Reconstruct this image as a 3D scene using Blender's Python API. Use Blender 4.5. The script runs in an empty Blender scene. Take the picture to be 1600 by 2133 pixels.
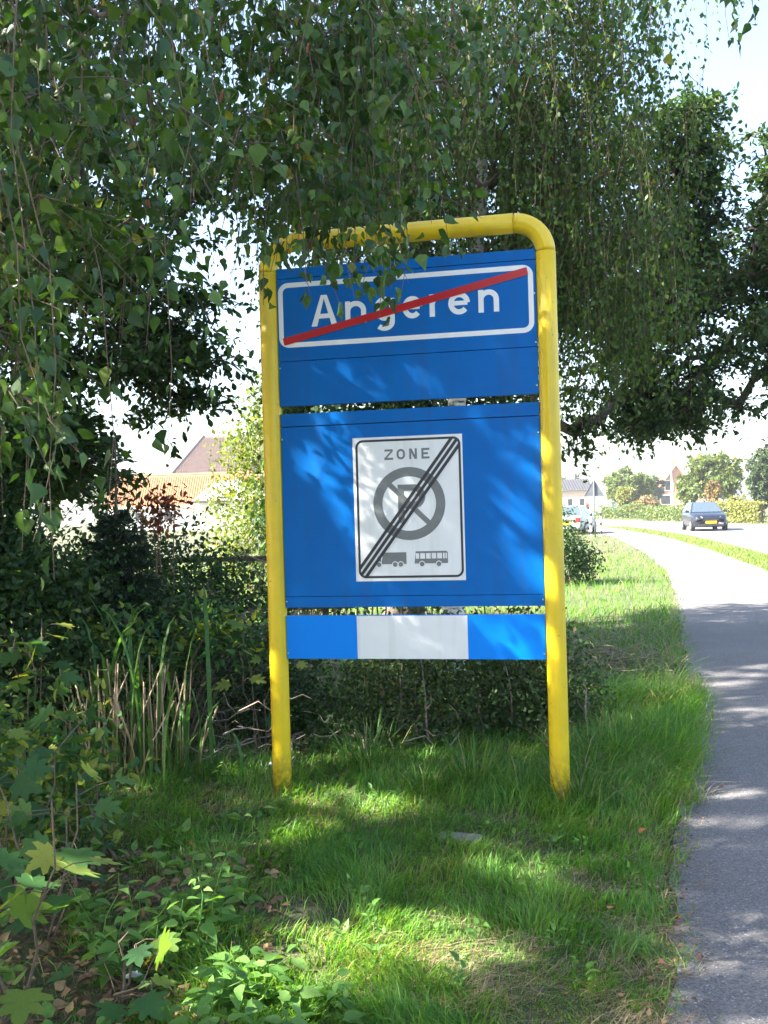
import bpy, bmesh, math
import numpy as np
from mathutils import Matrix, Vector

# ------------------------------------------------------------------ camera, sky, sun, exposure
SC = bpy.context.scene
COL = SC.collection
PITCH, ROLL, CAM_H, FPX = math.radians(-0.223), math.radians(1.616), 1.6, 2080.0
_f = np.array([0, math.cos(PITCH), math.sin(PITCH)])
_u0 = np.array([0, -math.sin(PITCH), math.cos(PITCH)])
_r0 = np.array([1.0, 0, 0])
RT = _r0 * math.cos(ROLL) - _u0 * math.sin(ROLL)
UP = _r0 * math.sin(ROLL) + _u0 * math.cos(ROLL)
FW = _f
cam = bpy.data.cameras.new('camera')
cam.sensor_fit = 'VERTICAL'; cam.sensor_height = 36.0
cam.lens = 36.0 * FPX / 2133.0
cam.clip_start = 0.05; cam.clip_end = 3000
co = bpy.data.objects.new('camera', cam); COL.objects.link(co)
co.matrix_world = Matrix(((RT[0], UP[0], -FW[0], 0), (RT[1], UP[1], -FW[1], 0), (RT[2], UP[2], -FW[2], CAM_H), (0, 0, 0, 1)))
SC.camera = co

SUN_DIR = np.array([-0.965, -0.26, 0.80]); SUN_DIR /= np.linalg.norm(SUN_DIR)    # towards the sun
SUN_EL = math.asin(SUN_DIR[2]); SUN_AZ = math.atan2(SUN_DIR[0], SUN_DIR[1])
world = bpy.data.worlds.new('World'); SC.world = world; world.use_nodes = True
wn = world.node_tree.nodes; wl = world.node_tree.links
sky = wn.new('ShaderNodeTexSky'); sky.sky_type = 'NISHITA'; sky.sun_disc = False
sky.sun_elevation = SUN_EL; sky.sun_rotation = SUN_AZ
sky.air_density = 1.0; sky.dust_density = 2.5; sky.ozone_density = 1.0
wl.new(sky.outputs[0], wn['Background'].inputs[0])
wn['Background'].inputs[1].default_value = 0.09
sun = bpy.data.lights.new('sun', 'SUN'); sun.energy = 5.0; sun.angle = math.radians(0.55); sun.color = (1.0, 0.95, 0.86)
so = bpy.data.objects.new('sun', sun); COL.objects.link(so)
so.rotation_euler = Vector(-SUN_DIR).to_track_quat('-Z', 'Y').to_euler(); so.location = (0, 0, 40)
SC.view_settings.view_transform = 'Standard'; SC.view_settings.look = 'None'
SC.view_settings.exposure = 2.85; SC.view_settings.gamma = 1.0; SC.view_settings.use_curve_mapping = False
SC.render.engine = 'CYCLES'
SC.cycles.max_bounces = 8; SC.cycles.diffuse_bounces = 4; SC.cycles.glossy_bounces = 3
SC.cycles.transmission_bounces = 4; SC.cycles.transparent_max_bounces = 6
SC.cycles.use_denoising = True

GLARE_VEIL = 0.0006

# ------------------------------------------------------------------ helpers
def ground_pt(px, py, z=0.0):
    d = FW + RT * (px - 800) / FPX + UP * (1066.5 - py) / FPX
    t = (z - CAM_H) / d[2]
    return (d * t)[:2]

def at_depth(px, py, depth):
    d = FW + RT * (px - 800) / FPX + UP * (1066.5 - py) / FPX
    return np.array([0, 0, CAM_H]) + d * depth / d[1]

def project(P):
    d = P - np.array([0, 0, CAM_H]); z = d @ FW
    z = np.where(z < 0.05, 0.05, z)
    return 800 + FPX * (d @ RT) / z, 1066.5 - FPX * (d @ UP) / z, d @ FW

def tag(o, label=None, cat=None, group=None, kind=None):
    if label: o['label'] = label
    if cat: o['category'] = cat
    if group: o['group'] = group
    if kind: o['kind'] = kind
    return o

def empty(name, loc=(0, 0, 0), rz=0.0):
    o = bpy.data.objects.new(name, None); COL.objects.link(o)
    o.location = [float(v) for v in loc]; o.rotation_euler = (0, 0, rz)
    return o

def npmesh(name, V, F, mat=None, smooth=False, attr=None):
    V = np.asarray(V, np.float32); F = [np.asarray(f, np.int32) for f in (F if isinstance(F, (list, tuple)) else [F]) if len(f)]
    me = bpy.data.meshes.new(name)
    me.vertices.add(len(V)); me.vertices.foreach_set('co', V.ravel())
    nl = sum(f.size for f in F); npoly = sum(len(f) for f in F)
    me.loops.add(nl); me.polygons.add(npoly)
    me.loops.foreach_set('vertex_index', np.concatenate([f.ravel() for f in F]).astype(np.int32))
    tot = np.concatenate([np.full(len(f), f.shape[1], np.int32) for f in F])
    st = np.concatenate([[0], np.cumsum(tot)[:-1]]).astype(np.int32)
    me.polygons.foreach_set('loop_start', st)
    me.polygons.foreach_set('loop_total', tot)
    if smooth: me.polygons.foreach_set('use_smooth', np.ones(npoly, bool))
    if attr is not None:
        a = me.attributes.new('tint', 'FLOAT', 'POINT'); a.data.foreach_set('value', np.asarray(attr, np.float32))
    me.update(calc_edges=True); me.validate()
    if mat: me.materials.append(mat)
    return me

def mobj(name, me, parent=None, loc=None):
    o = bpy.data.objects.new(name, me); COL.objects.link(o)
    if parent: o.parent = parent
    if loc is not None: o.location = [float(v) for v in loc]
    return o

class MB:
    """collects simple solids and builds them as one mesh"""
    def __init__(s): s.v = []; s.f = []
    def add(s, V, F):
        n = len(s.v); s.v += [tuple(map(float, p)) for p in V]; s.f += [tuple(int(i) + n for i in f) for f in F]; return s
    def box(s, a, b):
        x0, y0, z0 = a; x1, y1, z1 = b
        V = [(x0, y0, z0), (x1, y0, z0), (x1, y1, z0), (x0, y1, z0), (x0, y0, z1), (x1, y0, z1), (x1, y1, z1), (x0, y1, z1)]
        return s.add(V, [(0, 3, 2, 1), (4, 5, 6, 7), (0, 1, 5, 4), (1, 2, 6, 5), (2, 3, 7, 6), (3, 0, 4, 7)])
    def tube(s, pts, radii, n=10, cap=True):
        V, F = tube_poly(np.asarray(pts, float), np.broadcast_to(np.asarray(radii, float), (len(pts),)), n)
        F = [tuple(f) for f in F]
        if cap:
            F.append(tuple(range(n))[::-1]); F.append(tuple(range(len(V) - n, len(V))))
        return s.add(V, F)
    def poly(s, pts): return s.add(pts, [tuple(range(len(pts)))])
    def build(s, name, mat, parent=None, loc=None, bevel=0.0, smooth=False, seg=2):
        me = bpy.data.meshes.new(name); me.from_pydata(s.v, [], s.f); me.update()
        if bevel > 0:
            bm = bmesh.new(); bm.from_mesh(me)
            bmesh.ops.bevel(bm, geom=bm.edges[:], offset=bevel, segments=seg, affect='EDGES', profile=0.6, clamp_overlap=True)
            bm.to_mesh(me); bm.free()
        if smooth: me.polygons.foreach_set('use_smooth', np.ones(len(me.polygons), bool))
        me.materials.append(mat)
        return mobj(name, me, parent, loc)

def tube_poly(P, R, n):
    T = np.gradient(P, axis=0); T /= np.linalg.norm(T, axis=1)[:, None] + 1e-9
    ref = np.array([0.31, 0.17, 1.0]) if abs(T[:, 2].mean()) < 0.8 else np.array([1.0, 0.1, 0])
    A = np.cross(T, ref); A /= np.linalg.norm(A, axis=1)[:, None]
    B = np.cross(T, A)
    th = np.arange(n) / n * 2 * np.pi
    V = P[:, None] + R[:, None, None] * (np.cos(th)[None, :, None] * A[:, None] + np.sin(th)[None, :, None] * B[:, None])
    i = np.arange(len(P) - 1)[:, None] * n; j = np.arange(n)[None]; k = (j + 1) % n
    F = np.stack([i + j, i + k, i + n + k, i + n + j], -1).reshape(-1, 4)
    return V.reshape(-1, 3), F

def tubes(P, R, n=4):
    """many tubes of the same point count: P (m,k,3), R (m,k)"""
    m, k = P.shape[:2]
    T = np.gradient(P, axis=1); T /= np.linalg.norm(T, axis=2)[..., None] + 1e-9
    ref = np.where(np.abs(T[..., 2:3]) < 0.8, np.array([0.1, 0.2, 1.0]), np.array([1.0, 0.15, 0.1]))
    A = np.cross(T, ref); A /= np.linalg.norm(A, axis=2)[..., None] + 1e-9
    B = np.cross(T, A)
    th = np.arange(n) / n * 2 * np.pi
    V = P[:, :, None] + R[:, :, None, None] * (np.cos(th)[:, None] * A[:, :, None] + np.sin(th)[:, None] * B[:, :, None])
    base = (np.arange(m) * k * n)[:, None, None]
    i = (np.arange(k - 1) * n)[None, :, None]; j = np.arange(n)[None, None]; q = (j + 1) % n
    F = np.stack([base + i + j, base + i + q, base + i + n + q, base + i + n + j], -1).reshape(-1, 4)
    return V.reshape(-1, 3), F

def unit(v): return v / (np.linalg.norm(v, axis=-1, keepdims=True) + 1e-9)
def rnd_dir(rng, m): return unit(rng.normal(size=(m, 3)))

LEAF_T = {   # (in-plane x, along axis y, height z), faces
    'kite': (np.array([(0, 0, 0), (.36, .42, .07), (0, 1, -.05), (-.36, .42, .07)]), np.array([(0, 1, 2), (0, 2, 3)])),
    'birch': (np.array([(0, 0, 0), (.36, .20, .05), (.40, .38, .07), (.17, .74, .02), (0, 1.05, -.10), (-.17, .74, .02), (-.40, .38, .07), (-.36, .20, .05), (0, .42, -.02)]),
              np.array([(0, 1, 8), (1, 2, 8), (2, 3, 8), (3, 4, 8), (4, 5, 8), (5, 6, 8), (6, 7, 8), (7, 0, 8)])),
    'oak': (np.array([(0, 0, 0), (.17, .22, .03), (.30, .55, .05), (.2, .85, .0), (0, 1, -.06), (-.2, .85, .0), (-.30, .55, .05), (-.17, .22, .03)]),
            np.array([(0, 1, 7), (1, 2, 6), (1, 6, 7), (2, 3, 5), (2, 5, 6), (3, 4, 5)])),
    'nettle': (np.array([(0, 0, 0), (.27, .16, .05), (.31, .34, .07), (.2, .65, .04), (0, 1.05, -.12), (-.2, .65, .04), (-.31, .34, .07), (-.27, .16, .05), (0, .4, -.03)]),
               np.array([(0, 1, 8), (1, 2, 8), (2, 3, 8), (3, 4, 8), (4, 5, 8), (5, 6, 8), (6, 7, 8), (7, 0, 8)])),
    'needle': (np.array([(0, 0, 0), (.12, .5, 0), (0, 1, 0), (-.12, .5, 0)]), np.array([(0, 1, 2), (0, 2, 3)])),
}
def _maple():
    half = [(0.0, 0.0), (.16, -.06), (.42, -.02), (.36, .12), (.62, .22), (.70, .40), (.46, .40), (.36, .44), (.52, .66), (.50, .82), (.30, .74), (.19, .70), (.16, .92), (0, 1.12)]
    out = half + [(-x, y) for x, y in half[-2:0:-1]]
    V = [(x, y, .10 * abs(x) - .10 * max(0, y - .5) - .12 * max(0, abs(x) - .45)) for x, y in out] + [(0, .36, -.03)]
    n = len(out)
    return np.array(V), np.array([(i, (i + 1) % n, n) for i in range(n)])
LEAF_T['maple'] = _maple()

def frames(D, N):
    D = unit(D); X = unit(np.cross(D, N)); N2 = np.cross(X, D)
    return X, D, N2

def leaf_geo(P, D, N, S, kind):
    T, F = LEAF_T[kind]
    X, D, N2 = frames(D, N)
    r = np.random.default_rng(len(P)); m = len(P)
    wx = r.uniform(.62, 1.08, m)[:, None, None]; wz = r.uniform(-.6, 3.2, m)[:, None, None] if kind != 'needle' else 1.0
    V = P[:, None] + S[:, None, None] * (T[None, :, 0:1] * wx * X[:, None] + T[None, :, 1:2] * D[:, None] + T[None, :, 2:3] * wz * N2[:, None])
    Fo = (F[None] + (np.arange(len(P)) * len(T))[:, None, None]).reshape(-1, 3)
    return V.reshape(-1, 3), Fo

def fractal(x, y, s, seed=0):
    r = np.random.default_rng(seed + 11); out = np.zeros_like(x); a = 1.0
    for k in range(4):
        for _ in range(2):
            ax, ay, ph = r.normal(), r.normal(), r.uniform(0, 6.28)
            out += a * np.sin((x * ax + y * ay) * s + ph)
        s *= 2.1; a *= 0.55
    return out / 3.2

# ------------------------------------------------------------------ materials
def new_mat(name):
    m = bpy.data.materials.new(name); m.use_nodes = True
    return m, m.node_tree.nodes, m.node_tree.links, m.node_tree.nodes['Principled BSDF']

def plain(name, c, rough=0.5, metal=0.0, c2=None, scale=6.0, bump=0.0, bscale=60.0, spec=0.5, coat=0.0):
    m, n, l, b = new_mat(name)
    b.inputs['Base Color'].default_value = (*c, 1); b.inputs['Roughness'].default_value = rough
    b.inputs['Metallic'].default_value = metal; b.inputs['Specular IOR Level'].default_value = spec
    b.inputs['Coat Weight'].default_value = coat; b.inputs['Coat Roughness'].default_value = 0.08
    tc = n.new('ShaderNodeTexCoord')
    if c2 is not None:
        t = n.new('ShaderNodeTexNoise'); t.inputs['Scale'].default_value = scale; t.inputs['Detail'].default_value = 6; t.inputs['Roughness'].default_value = 0.65
        r = n.new('ShaderNodeValToRGB'); r.color_ramp.elements[0].position = 0.35; r.color_ramp.elements[1].position = 0.68
        r.color_ramp.elements[0].color = (*c, 1); r.color_ramp.elements[1].color = (*c2, 1)
        l.new(tc.outputs['Object'], t.inputs['Vector']); l.new(t.outputs[0], r.inputs[0]); l.new(r.outputs[0], b.inputs['Base Color'])
    if bump > 0:
        t2 = n.new('ShaderNodeTexNoise'); t2.inputs['Scale'].default_value = bscale; t2.inputs['Detail'].default_value = 4
        bp = n.new('ShaderNodeBump'); bp.inputs['Strength'].default_value = bump; bp.inputs['Distance'].default_value = 0.02
        l.new(tc.outputs['Object'], t2.inputs['Vector']); l.new(t2.outputs[0], bp.inputs['Height']); l.new(bp.outputs[0], b.inputs['Normal'])
    return m

def specks(m, c, scale, thr):
    n, l = m.node_tree.nodes, m.node_tree.links; b = n['Principled BSDF']; src = b.inputs['Base Color'].links[0].from_socket
    tc = n.new('ShaderNodeTexCoord'); v = n.new('ShaderNodeTexNoise'); v.inputs['Scale'].default_value = scale; v.inputs['Detail'].default_value = 3
    r = n.new('ShaderNodeValToRGB'); r.color_ramp.elements[0].position = thr; r.color_ramp.elements[1].position = thr + .04
    mx = n.new('ShaderNodeMix'); mx.data_type = 'RGBA'; mx.inputs['B'].default_value = (*c, 1)
    l.new(tc.outputs['Object'], v.inputs['Vector']); l.new(v.outputs[0], r.inputs[0]); l.new(r.outputs[0], mx.inputs[0]); l.new(src, mx.inputs['A']); l.new(mx.outputs['Result'], b.inputs['Base Color'])
TONE = {'birch_leaf': (1.0, 1.0, .75), 'birch_leaf_back': (.8, .86, .65), 'oak_leaf': (.92, .97, .9), 'lime_leaf': (.8, .85, .8), 'grass': (.88, .95, .8), 'grass_tall': (.85, .95, .85), 'shrub_leaf': (.95, 1, .9)}
def leafmat(name, cols, trans=0.4, rough=0.5, spec=0.35, tcol=None, drift=0.0):
    """leaf colours vary from leaf to leaf; light passes through the blade"""
    k = TONE.get(name, (1, 1, 1)); cols = [(p, tuple(a * b for a, b in zip(c, k))) for p, c in cols]
    m, n, l, b = new_mat(name)
    g = n.new('ShaderNodeNewGeometry'); oi = n.new('ShaderNodeObjectInfo')
    ad = n.new('ShaderNodeMath'); ad.operation = 'ADD'; fr = n.new('ShaderNodeMath'); fr.operation = 'FRACT'
    l.new(g.outputs['Random Per Island'], ad.inputs[0]); l.new(oi.outputs['Random'], ad.inputs[1]); l.new(ad.outputs[0], fr.inputs[0])
    r = n.new('ShaderNodeValToRGB'); r.color_ramp.interpolation = 'LINEAR'
    els = r.color_ramp.elements
    while len(els) < len(cols): els.new(0.5)
    for e, (p, c) in zip(els, cols): e.position = p; e.color = (*c, 1)
    if drift:
        tc = n.new('ShaderNodeTexCoord'); t = n.new('ShaderNodeTexNoise'); t.inputs['Scale'].default_value = drift; t.inputs['Detail'].default_value = 3
        ma = n.new('ShaderNodeMath'); ma.operation = 'MULTIPLY_ADD'; ma.inputs[1].default_value = 1.5; ma.inputs[2].default_value = -.75; l.new(tc.outputs['Object'], t.inputs['Vector']); l.new(t.outputs[0], ma.inputs[0])
        sm = n.new('ShaderNodeMath'); sm.operation = 'MULTIPLY_ADD'; sm.inputs[1].default_value = .75; l.new(fr.outputs[0], sm.inputs[0]); ab = n.new('ShaderNodeMath'); ab.inputs[1].default_value = .1; l.new(ma.outputs[0], ab.inputs[0]); l.new(ab.outputs[0], sm.inputs[2])
        l.new(sm.outputs[0], r.inputs[0])
    else: l.new(fr.outputs[0], r.inputs[0])
    mot = n.new('ShaderNodeTexNoise'); mot.inputs['Scale'].default_value = 55; mot.inputs['Detail'].default_value = 4; tco = n.new('ShaderNodeTexCoord'); l.new(tco.outputs['Object'], mot.inputs['Vector'])
    mr = n.new('ShaderNodeMapRange'); mr.inputs['From Min'].default_value = .3; mr.inputs['From Max'].default_value = .7; mr.inputs['To Min'].default_value = .72; mr.inputs['To Max'].default_value = 1.25; l.new(mot.outputs[0], mr.inputs['Value'])
    mul = n.new('ShaderNodeMix'); mul.data_type = 'RGBA'; mul.blend_type = 'MULTIPLY'; mul.inputs[0].default_value = 1.0; l.new(r.outputs[0], mul.inputs['A']); l.new(mr.outputs[0], mul.inputs['B'])
    r = mul
    l.new(r.outputs['Result'], b.inputs['Base Color'])
    b.inputs['Roughness'].default_value = rough; b.inputs['Specular IOR Level'].default_value = spec
    tr = n.new('ShaderNodeBsdfTranslucent'); mx = n.new('ShaderNodeMixShader'); mx.inputs[0].default_value = trans
    mm = n.new('ShaderNodeMix'); mm.data_type = 'RGBA'; mm.blend_type = 'MULTIPLY'; mm.inputs[0].default_value = 1.0
    l.new(r.outputs['Result'], mm.inputs['A']); mm.inputs['B'].default_value = (*(tcol or (1.7, 1.6, 0.6)), 1); 
    l.new(mm.outputs['Result'], tr.inputs['Color'])
    l.new(b.outputs[0], mx.inputs[1]); l.new(tr.outputs[0], mx.inputs[2])
    l.new(mx.outputs[0], n['Material Output'].inputs[0])
    return m

M = {}
M['birch_leaf'] = leafmat('birch_leaf', [(0, (.022, .06, .022)), (.4, (.042, .10, .028)), (.85, (.07, .145, .03)), (.985, (.11, .19, .04)), (1, (.30, .24, .05))], .36, rough=.42, spec=.45)
M['birch_leaf_back'] = leafmat('birch_leaf_back', [(0, (.035, .085, .02)), (.4, (.06, .125, .025)), (.85, (.10, .17, .03)), (.98, (.14, .18, .04)), (1, (.30, .20, .06))], .42)
M['oak_leaf'] = leafmat('oak_leaf', [(0, (.025, .06, .022)), (.6, (.045, .095, .028)), (1, (.075, .13, .03))], .33)
M['lime_leaf'] = leafmat('lime_leaf', [(0, (.025, .065, .02)), (.6, (.045, .10, .025)), (1, (.08, .14, .03))], .36)
M['shrub_leaf'] = leafmat('shrub_leaf', [(0, (.02, .05, .018)), (.6, (.035, .08, .022)), (.95, (.06, .11, .03)), (1, (.14, .14, .05))], .3)
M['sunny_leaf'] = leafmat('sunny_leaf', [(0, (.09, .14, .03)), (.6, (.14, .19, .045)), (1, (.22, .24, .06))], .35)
M['far_leaf'] = leafmat('far_leaf', [(0, (.06, .10, .03)), (.6, (.10, .15, .04)), (1, (.17, .19, .05))], .3)
M['far_dark_leaf'] = leafmat('far_dark_leaf', [(0, (.03, .06, .03)), (.6, (.05, .09, .04)), (1, (.09, .12, .05))], .25)
M['far_yellow_leaf'] = leafmat('far_yellow_leaf', [(0, (.12, .15, .03)), (.6, (.19, .21, .05)), (1, (.27, .25, .08))], .3)
M['far_brown_leaf'] = leafmat('far_brown_leaf', [(0, (.16, .10, .05)), (.6, (.22, .15, .07)), (1, (.22, .20, .07))], .25)
M['red_leaf'] = leafmat('red_leaf', [(0, (.13, .04, .025)), (.6, (.22, .08, .04)), (1, (.30, .13, .06))], .3, tcol=(1.6, .9, .6))
M['needle'] = leafmat('needle', [(0, (.015, .035, .02)), (.6, (.028, .055, .028)), (1, (.05, .08, .035))], .15)
M['yew_leaf'] = leafmat('yew_leaf', [(0, (.03, .06, .02)), (.6, (.055, .10, .03)), (.93, (.09, .14, .04)), (1, (.2, .13, .06))], .25)
M['nettle_leaf'] = leafmat('nettle_leaf', [(0, (.08, .18, .035)), (.6, (.13, .27, .06)), (1, (.20, .34, .09))], .45)
M['maple_leaf'] = leafmat('maple_leaf', [(0, (.03, .09, .03)), (.5, (.06, .15, .04)), (.8, (.14, .22, .04)), (1, (.32, .34, .06))], .4)
M['grass'] = leafmat('grass', [(0, (.06, .17, .03)), (.4, (.11, .26, .035)), (.75, (.18, .32, .05)), (.9, (.27, .31, .08)), (1, (.42, .35, .18))], .45, rough=.45, drift=1.8)
M['grass_verge'] = leafmat('grass_verge', [(0, (.07, .14, .025)), (.55, (.12, .20, .035)), (.85, (.20, .23, .06)), (1, (.34, .29, .13))], .35, rough=.5)
M['grass_tall'] = leafmat('grass_tall', [(0, (.055, .13, .03)), (.6, (.10, .21, .045)), (.85, (.17, .25, .06)), (1, (.38, .30, .15))], .4, rough=.45)
M['straw'] = leafmat('straw', [(0, (.22, .15, .08)), (.6, (.36, .27, .15)), (1, (.5, .40, .25))], .2, tcol=(1.1, 1.0, .8))
M['litter'] = leafmat('litter', [(0, (.09, .05, .03)), (.5, (.17, .10, .055)), (.85, (.28, .18, .09)), (1, (.40, .28, .12))], .15, tcol=(1.2, .9, .6))
M['orange_leaf'] = plain('orange_leaf', (.42, .13, .04), .6, c2=(.30, .10, .04), scale=30)
M['catkin'] = plain('catkin', (.17, .055, .03), .8, c2=(.26, .09, .045), scale=80, bump=.4, bscale=300)
M['reed_stalk'] = plain('reed_stalk', (.46, .33, .18), .6, c2=(.27, .18, .09), scale=14)
M['reed_blade'] = leafmat('reed_blade', [(0, (.05, .14, .03)), (.6, (.09, .20, .04)), (1, (.17, .27, .08))], .4, rough=.4)
M['bark'] = plain('bark', (.06, .05, .04), .9, c2=(.13, .11, .085), scale=14, bump=.8, bscale=30)
M['twig'] = plain('twig', (.10, .065, .045), .8, c2=(.17, .12, .085), scale=30)
M['dead_twig'] = plain('dead_twig', (.16, .12, .09), .9, c2=(.32, .26, .2), scale=9)
M['steel'] = plain('steel', (.09, .10, .115), .6, c2=(.075, .085, .10), scale=8)

def birch_bark():
    m, n, l, b = new_mat('birch_bark')
    tc = n.new('ShaderNodeTexCoord'); mp = n.new('ShaderNodeMapping'); mp.inputs['Scale'].default_value = (4, 4, 22)
    t = n.new('ShaderNodeTexNoise'); t.inputs['Scale'].default_value = 1.4; t.inputs['Detail'].default_value = 5; t.inputs['Roughness'].default_value = .7
    r = n.new('ShaderNodeValToRGB'); e = r.color_ramp.elements
    e[0].position = .36; e[0].color = (.04, .035, .03, 1); e[1].position = .46; e[1].color = (.62, .57, .5, 1)
    x = e.new(.62); x.color = (.72, .69, .63, 1); x = e.new(.75); x.color = (.45, .33, .26, 1)
    l.new(tc.outputs['Object'], mp.inputs['Vector']); l.new(mp.outputs[0], t.inputs['Vector']); l.new(t.outputs[0], r.inputs[0]); l.new(r.outputs[0], b.inputs['Base Color'])
    bp = n.new('ShaderNodeBump'); bp.inputs['Strength'].default_value = .4; bp.inputs['Distance'].default_value = .02
    l.new(t.outputs[0], bp.inputs['Height']); l.new(bp.outputs[0], b.inputs['Normal']); b.inputs['Roughness'].default_value = .7
    return m
M['birch_bark'] = birch_bark()

def asphalt(name, c0, c1, stone):
    m, n, l, b = new_mat(name)
    tc = n.new('ShaderNodeTexCoord')
    big = n.new('ShaderNodeTexNoise'); big.inputs['Scale'].default_value = .7; big.inputs['Detail'].default_value = 6; big.inputs['Roughness'].default_value = .65
    r = n.new('ShaderNodeValToRGB'); r.color_ramp.elements[0].color = (*c0, 1); r.color_ramp.elements[1].color = (*c1, 1)
    r.color_ramp.elements[0].position = .3; r.color_ramp.elements[1].position = .7
    v = n.new('ShaderNodeTexVoronoi'); v.inputs['Scale'].default_value = 150
    rv = n.new('ShaderNodeValToRGB'); rv.color_ramp.interpolation = 'LINEAR'
    e = rv.color_ramp.elements; e[0].position = .0; e[0].color = (.6, .6, .6, 1); e[1].position = .9; e[1].color = (1.25, 1.25, 1.28, 1)
    hs = n.new('ShaderNodeSeparateColor'); l.new(v.outputs['Color'], hs.inputs[0])
    l.new(hs.outputs[0], rv.inputs[0])
    mm = n.new('ShaderNodeMix'); mm.data_type = 'RGBA'; mm.blend_type = 'MULTIPLY'; mm.inputs[0].default_value = 1
    l.new(r.outputs[0], mm.inputs['A']); l.new(rv.outputs[0], mm.inputs['B'])
    gt = n.new('ShaderNodeMath'); gt.operation = 'GREATER_THAN'; gt.inputs[1].default_value = .975; l.new(hs.outputs[1], gt.inputs[0])
    m2 = n.new('ShaderNodeMix'); m2.data_type = 'RGBA'; l.new(gt.outputs[0], m2.inputs[0]); l.new(mm.outputs['Result'], m2.inputs['A']); m2.inputs['B'].default_value = (*stone, 1)
    l.new(tc.outputs['Object'], big.inputs['Vector']); l.new(tc.outputs['Object'], v.inputs['Vector']); l.new(big.outputs[0], r.inputs[0])
    l.new(m2.outputs['Result'], b.inputs['Base Color']); b.inputs['Roughness'].default_value = .85
    bp = n.new('ShaderNodeBump'); bp.inputs['Strength'].default_value = .5; bp.inputs['Distance'].default_value = .006
    l.new(v.outputs['Distance'], bp.inputs['Height']); l.new(bp.outputs[0], b.inputs['Normal'])
    return m
M['path'] = asphalt('path_asphalt', (.108, .100, .096), (.165, .154, .148), (.26, .26, .27))
M['road'] = asphalt('road_asphalt', (.14, .135, .13), (.19, .185, .175), (.3, .3, .3))

def soil():
    m, n, l, b = new_mat('soil')
    tc = n.new('ShaderNodeTexCoord')
    t = n.new('ShaderNodeTexNoise'); t.inputs['Scale'].default_value = 1.3; t.inputs['Detail'].default_value = 8; t.inputs['Roughness'].default_value = .7
    r = n.new('ShaderNodeValToRGB'); e = r.color_ramp.elements
    e[0].position = .3; e[0].color = (.045, .065, .02, 1); e[1].position = .7; e[1].color = (.13, .095, .06, 1)
    x = e.new(.5); x.color = (.07, .075, .03, 1)
    t2 = n.new('ShaderNodeTexNoise'); t2.inputs['Scale'].default_value = 45; t2.inputs['Detail'].default_value = 5
    mm = n.new('ShaderNodeMix'); mm.data_type = 'RGBA'; mm.blend_type = 'OVERLAY'; mm.inputs[0].default_value = .8
    l.new(tc.outputs['Object'], t.inputs['Vector']); l.new(tc.outputs['Object'], t2.inputs['Vector'])
    l.new(t.outputs[0], r.inputs[0]); l.new(r.outputs[0], mm.inputs['A']); l.new(t2.outputs[0], mm.inputs['B']); l.new(mm.outputs['Result'], b.inputs['Base Color'])
    bp = n.new('ShaderNodeBump'); bp.inputs['Strength'].default_value = .8; bp.inputs['Distance'].default_value = .03
    l.new(t2.outputs[0], bp.inputs['Height']); l.new(bp.outputs[0], b.inputs['Normal']); b.inputs['Roughness'].default_value = .95
    return m
M['soil'] = soil()

# ------------------------------------------------------------------ ground, path, road
EDGE_Y = np.array([-40, -6, 0, 3.04, 4.1, 4.9, 5.6, 7.2, 10.8, 15.9, 22.4, 31, 44, 57, 70, 85, 110, 150, 220.])
EDGE_X = np.array([-12, -1.9, -.05, .88, 1.2, 1.46, 1.70, 2.27, 3.25, 4.67, 6.35, 8.05, 10.2, 11.5, 12.0, 11.2, 8.5, 2.0, -12.])
def path_x(y): return np.interp(y, EDGE_Y, EDGE_X)
def strip(name, ys, off0, off1, z, nx, mat, jag=0.0):
    x0 = path_x(ys); x1 = x0 + off1; x0 = x0 + off0
    if jag: x0 = x0 + jag * fractal(ys, ys * 0, 4.0, 3)
    u = np.linspace(0, 1, nx)
    X = x0[:, None] * (1 - u) + x1[:, None] * u
    V = np.stack([X, np.repeat(ys[:, None], nx, 1), np.full(X.shape, z)], -1).reshape(-1, 3)
    i = np.arange(len(ys) - 1)[:, None] * nx; j = np.arange(nx - 1)[None]
    F = np.stack([i + j, i + j + 1, i + nx + j + 1, i + nx + j], -1).reshape(-1, 4)
    return mobj(name, npmesh(name, V, F, mat))
g = MB().poly([(-260, -60, 0), (260, -60, 0), (260, 420, 0), (-260, 420, 0)]).build('ground', M['soil']); tag(g, kind='structure')
YS = np.concatenate([np.arange(-20, 30, .12), np.arange(30, 220, 1.0)])
tag(strip('cycle_path', YS, -.05, 2.1, .012, 4, M['path'], jag=.05), kind='structure')
def road_w(y): return np.interp(y, [0, 60, 85, 220], [7.6, 7.4, 6.0, 6.0])
rd = strip('road', YS, 3.15, 3.15, .008, 2, M['road'])
_v = np.array([v.co for v in rd.data.vertices]); _v[1::2, 0] = path_x(_v[1::2, 1]) + 3.15 + road_w(_v[1::2, 1])
rd.data.vertices.foreach_set('co', _v.astype(np.float32).ravel()); rd.data.update(); tag(rd, kind='structure')

# ------------------------------------------------------------------ trees
def noise3(P, s, seed):
    r = np.random.default_rng(seed); o = np.zeros(len(P))
    for k in range(5):
        w = r.normal(size=3) * s; o += np.sin(P @ w + r.uniform(0, 6.28))
    return o / 2.2

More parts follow.
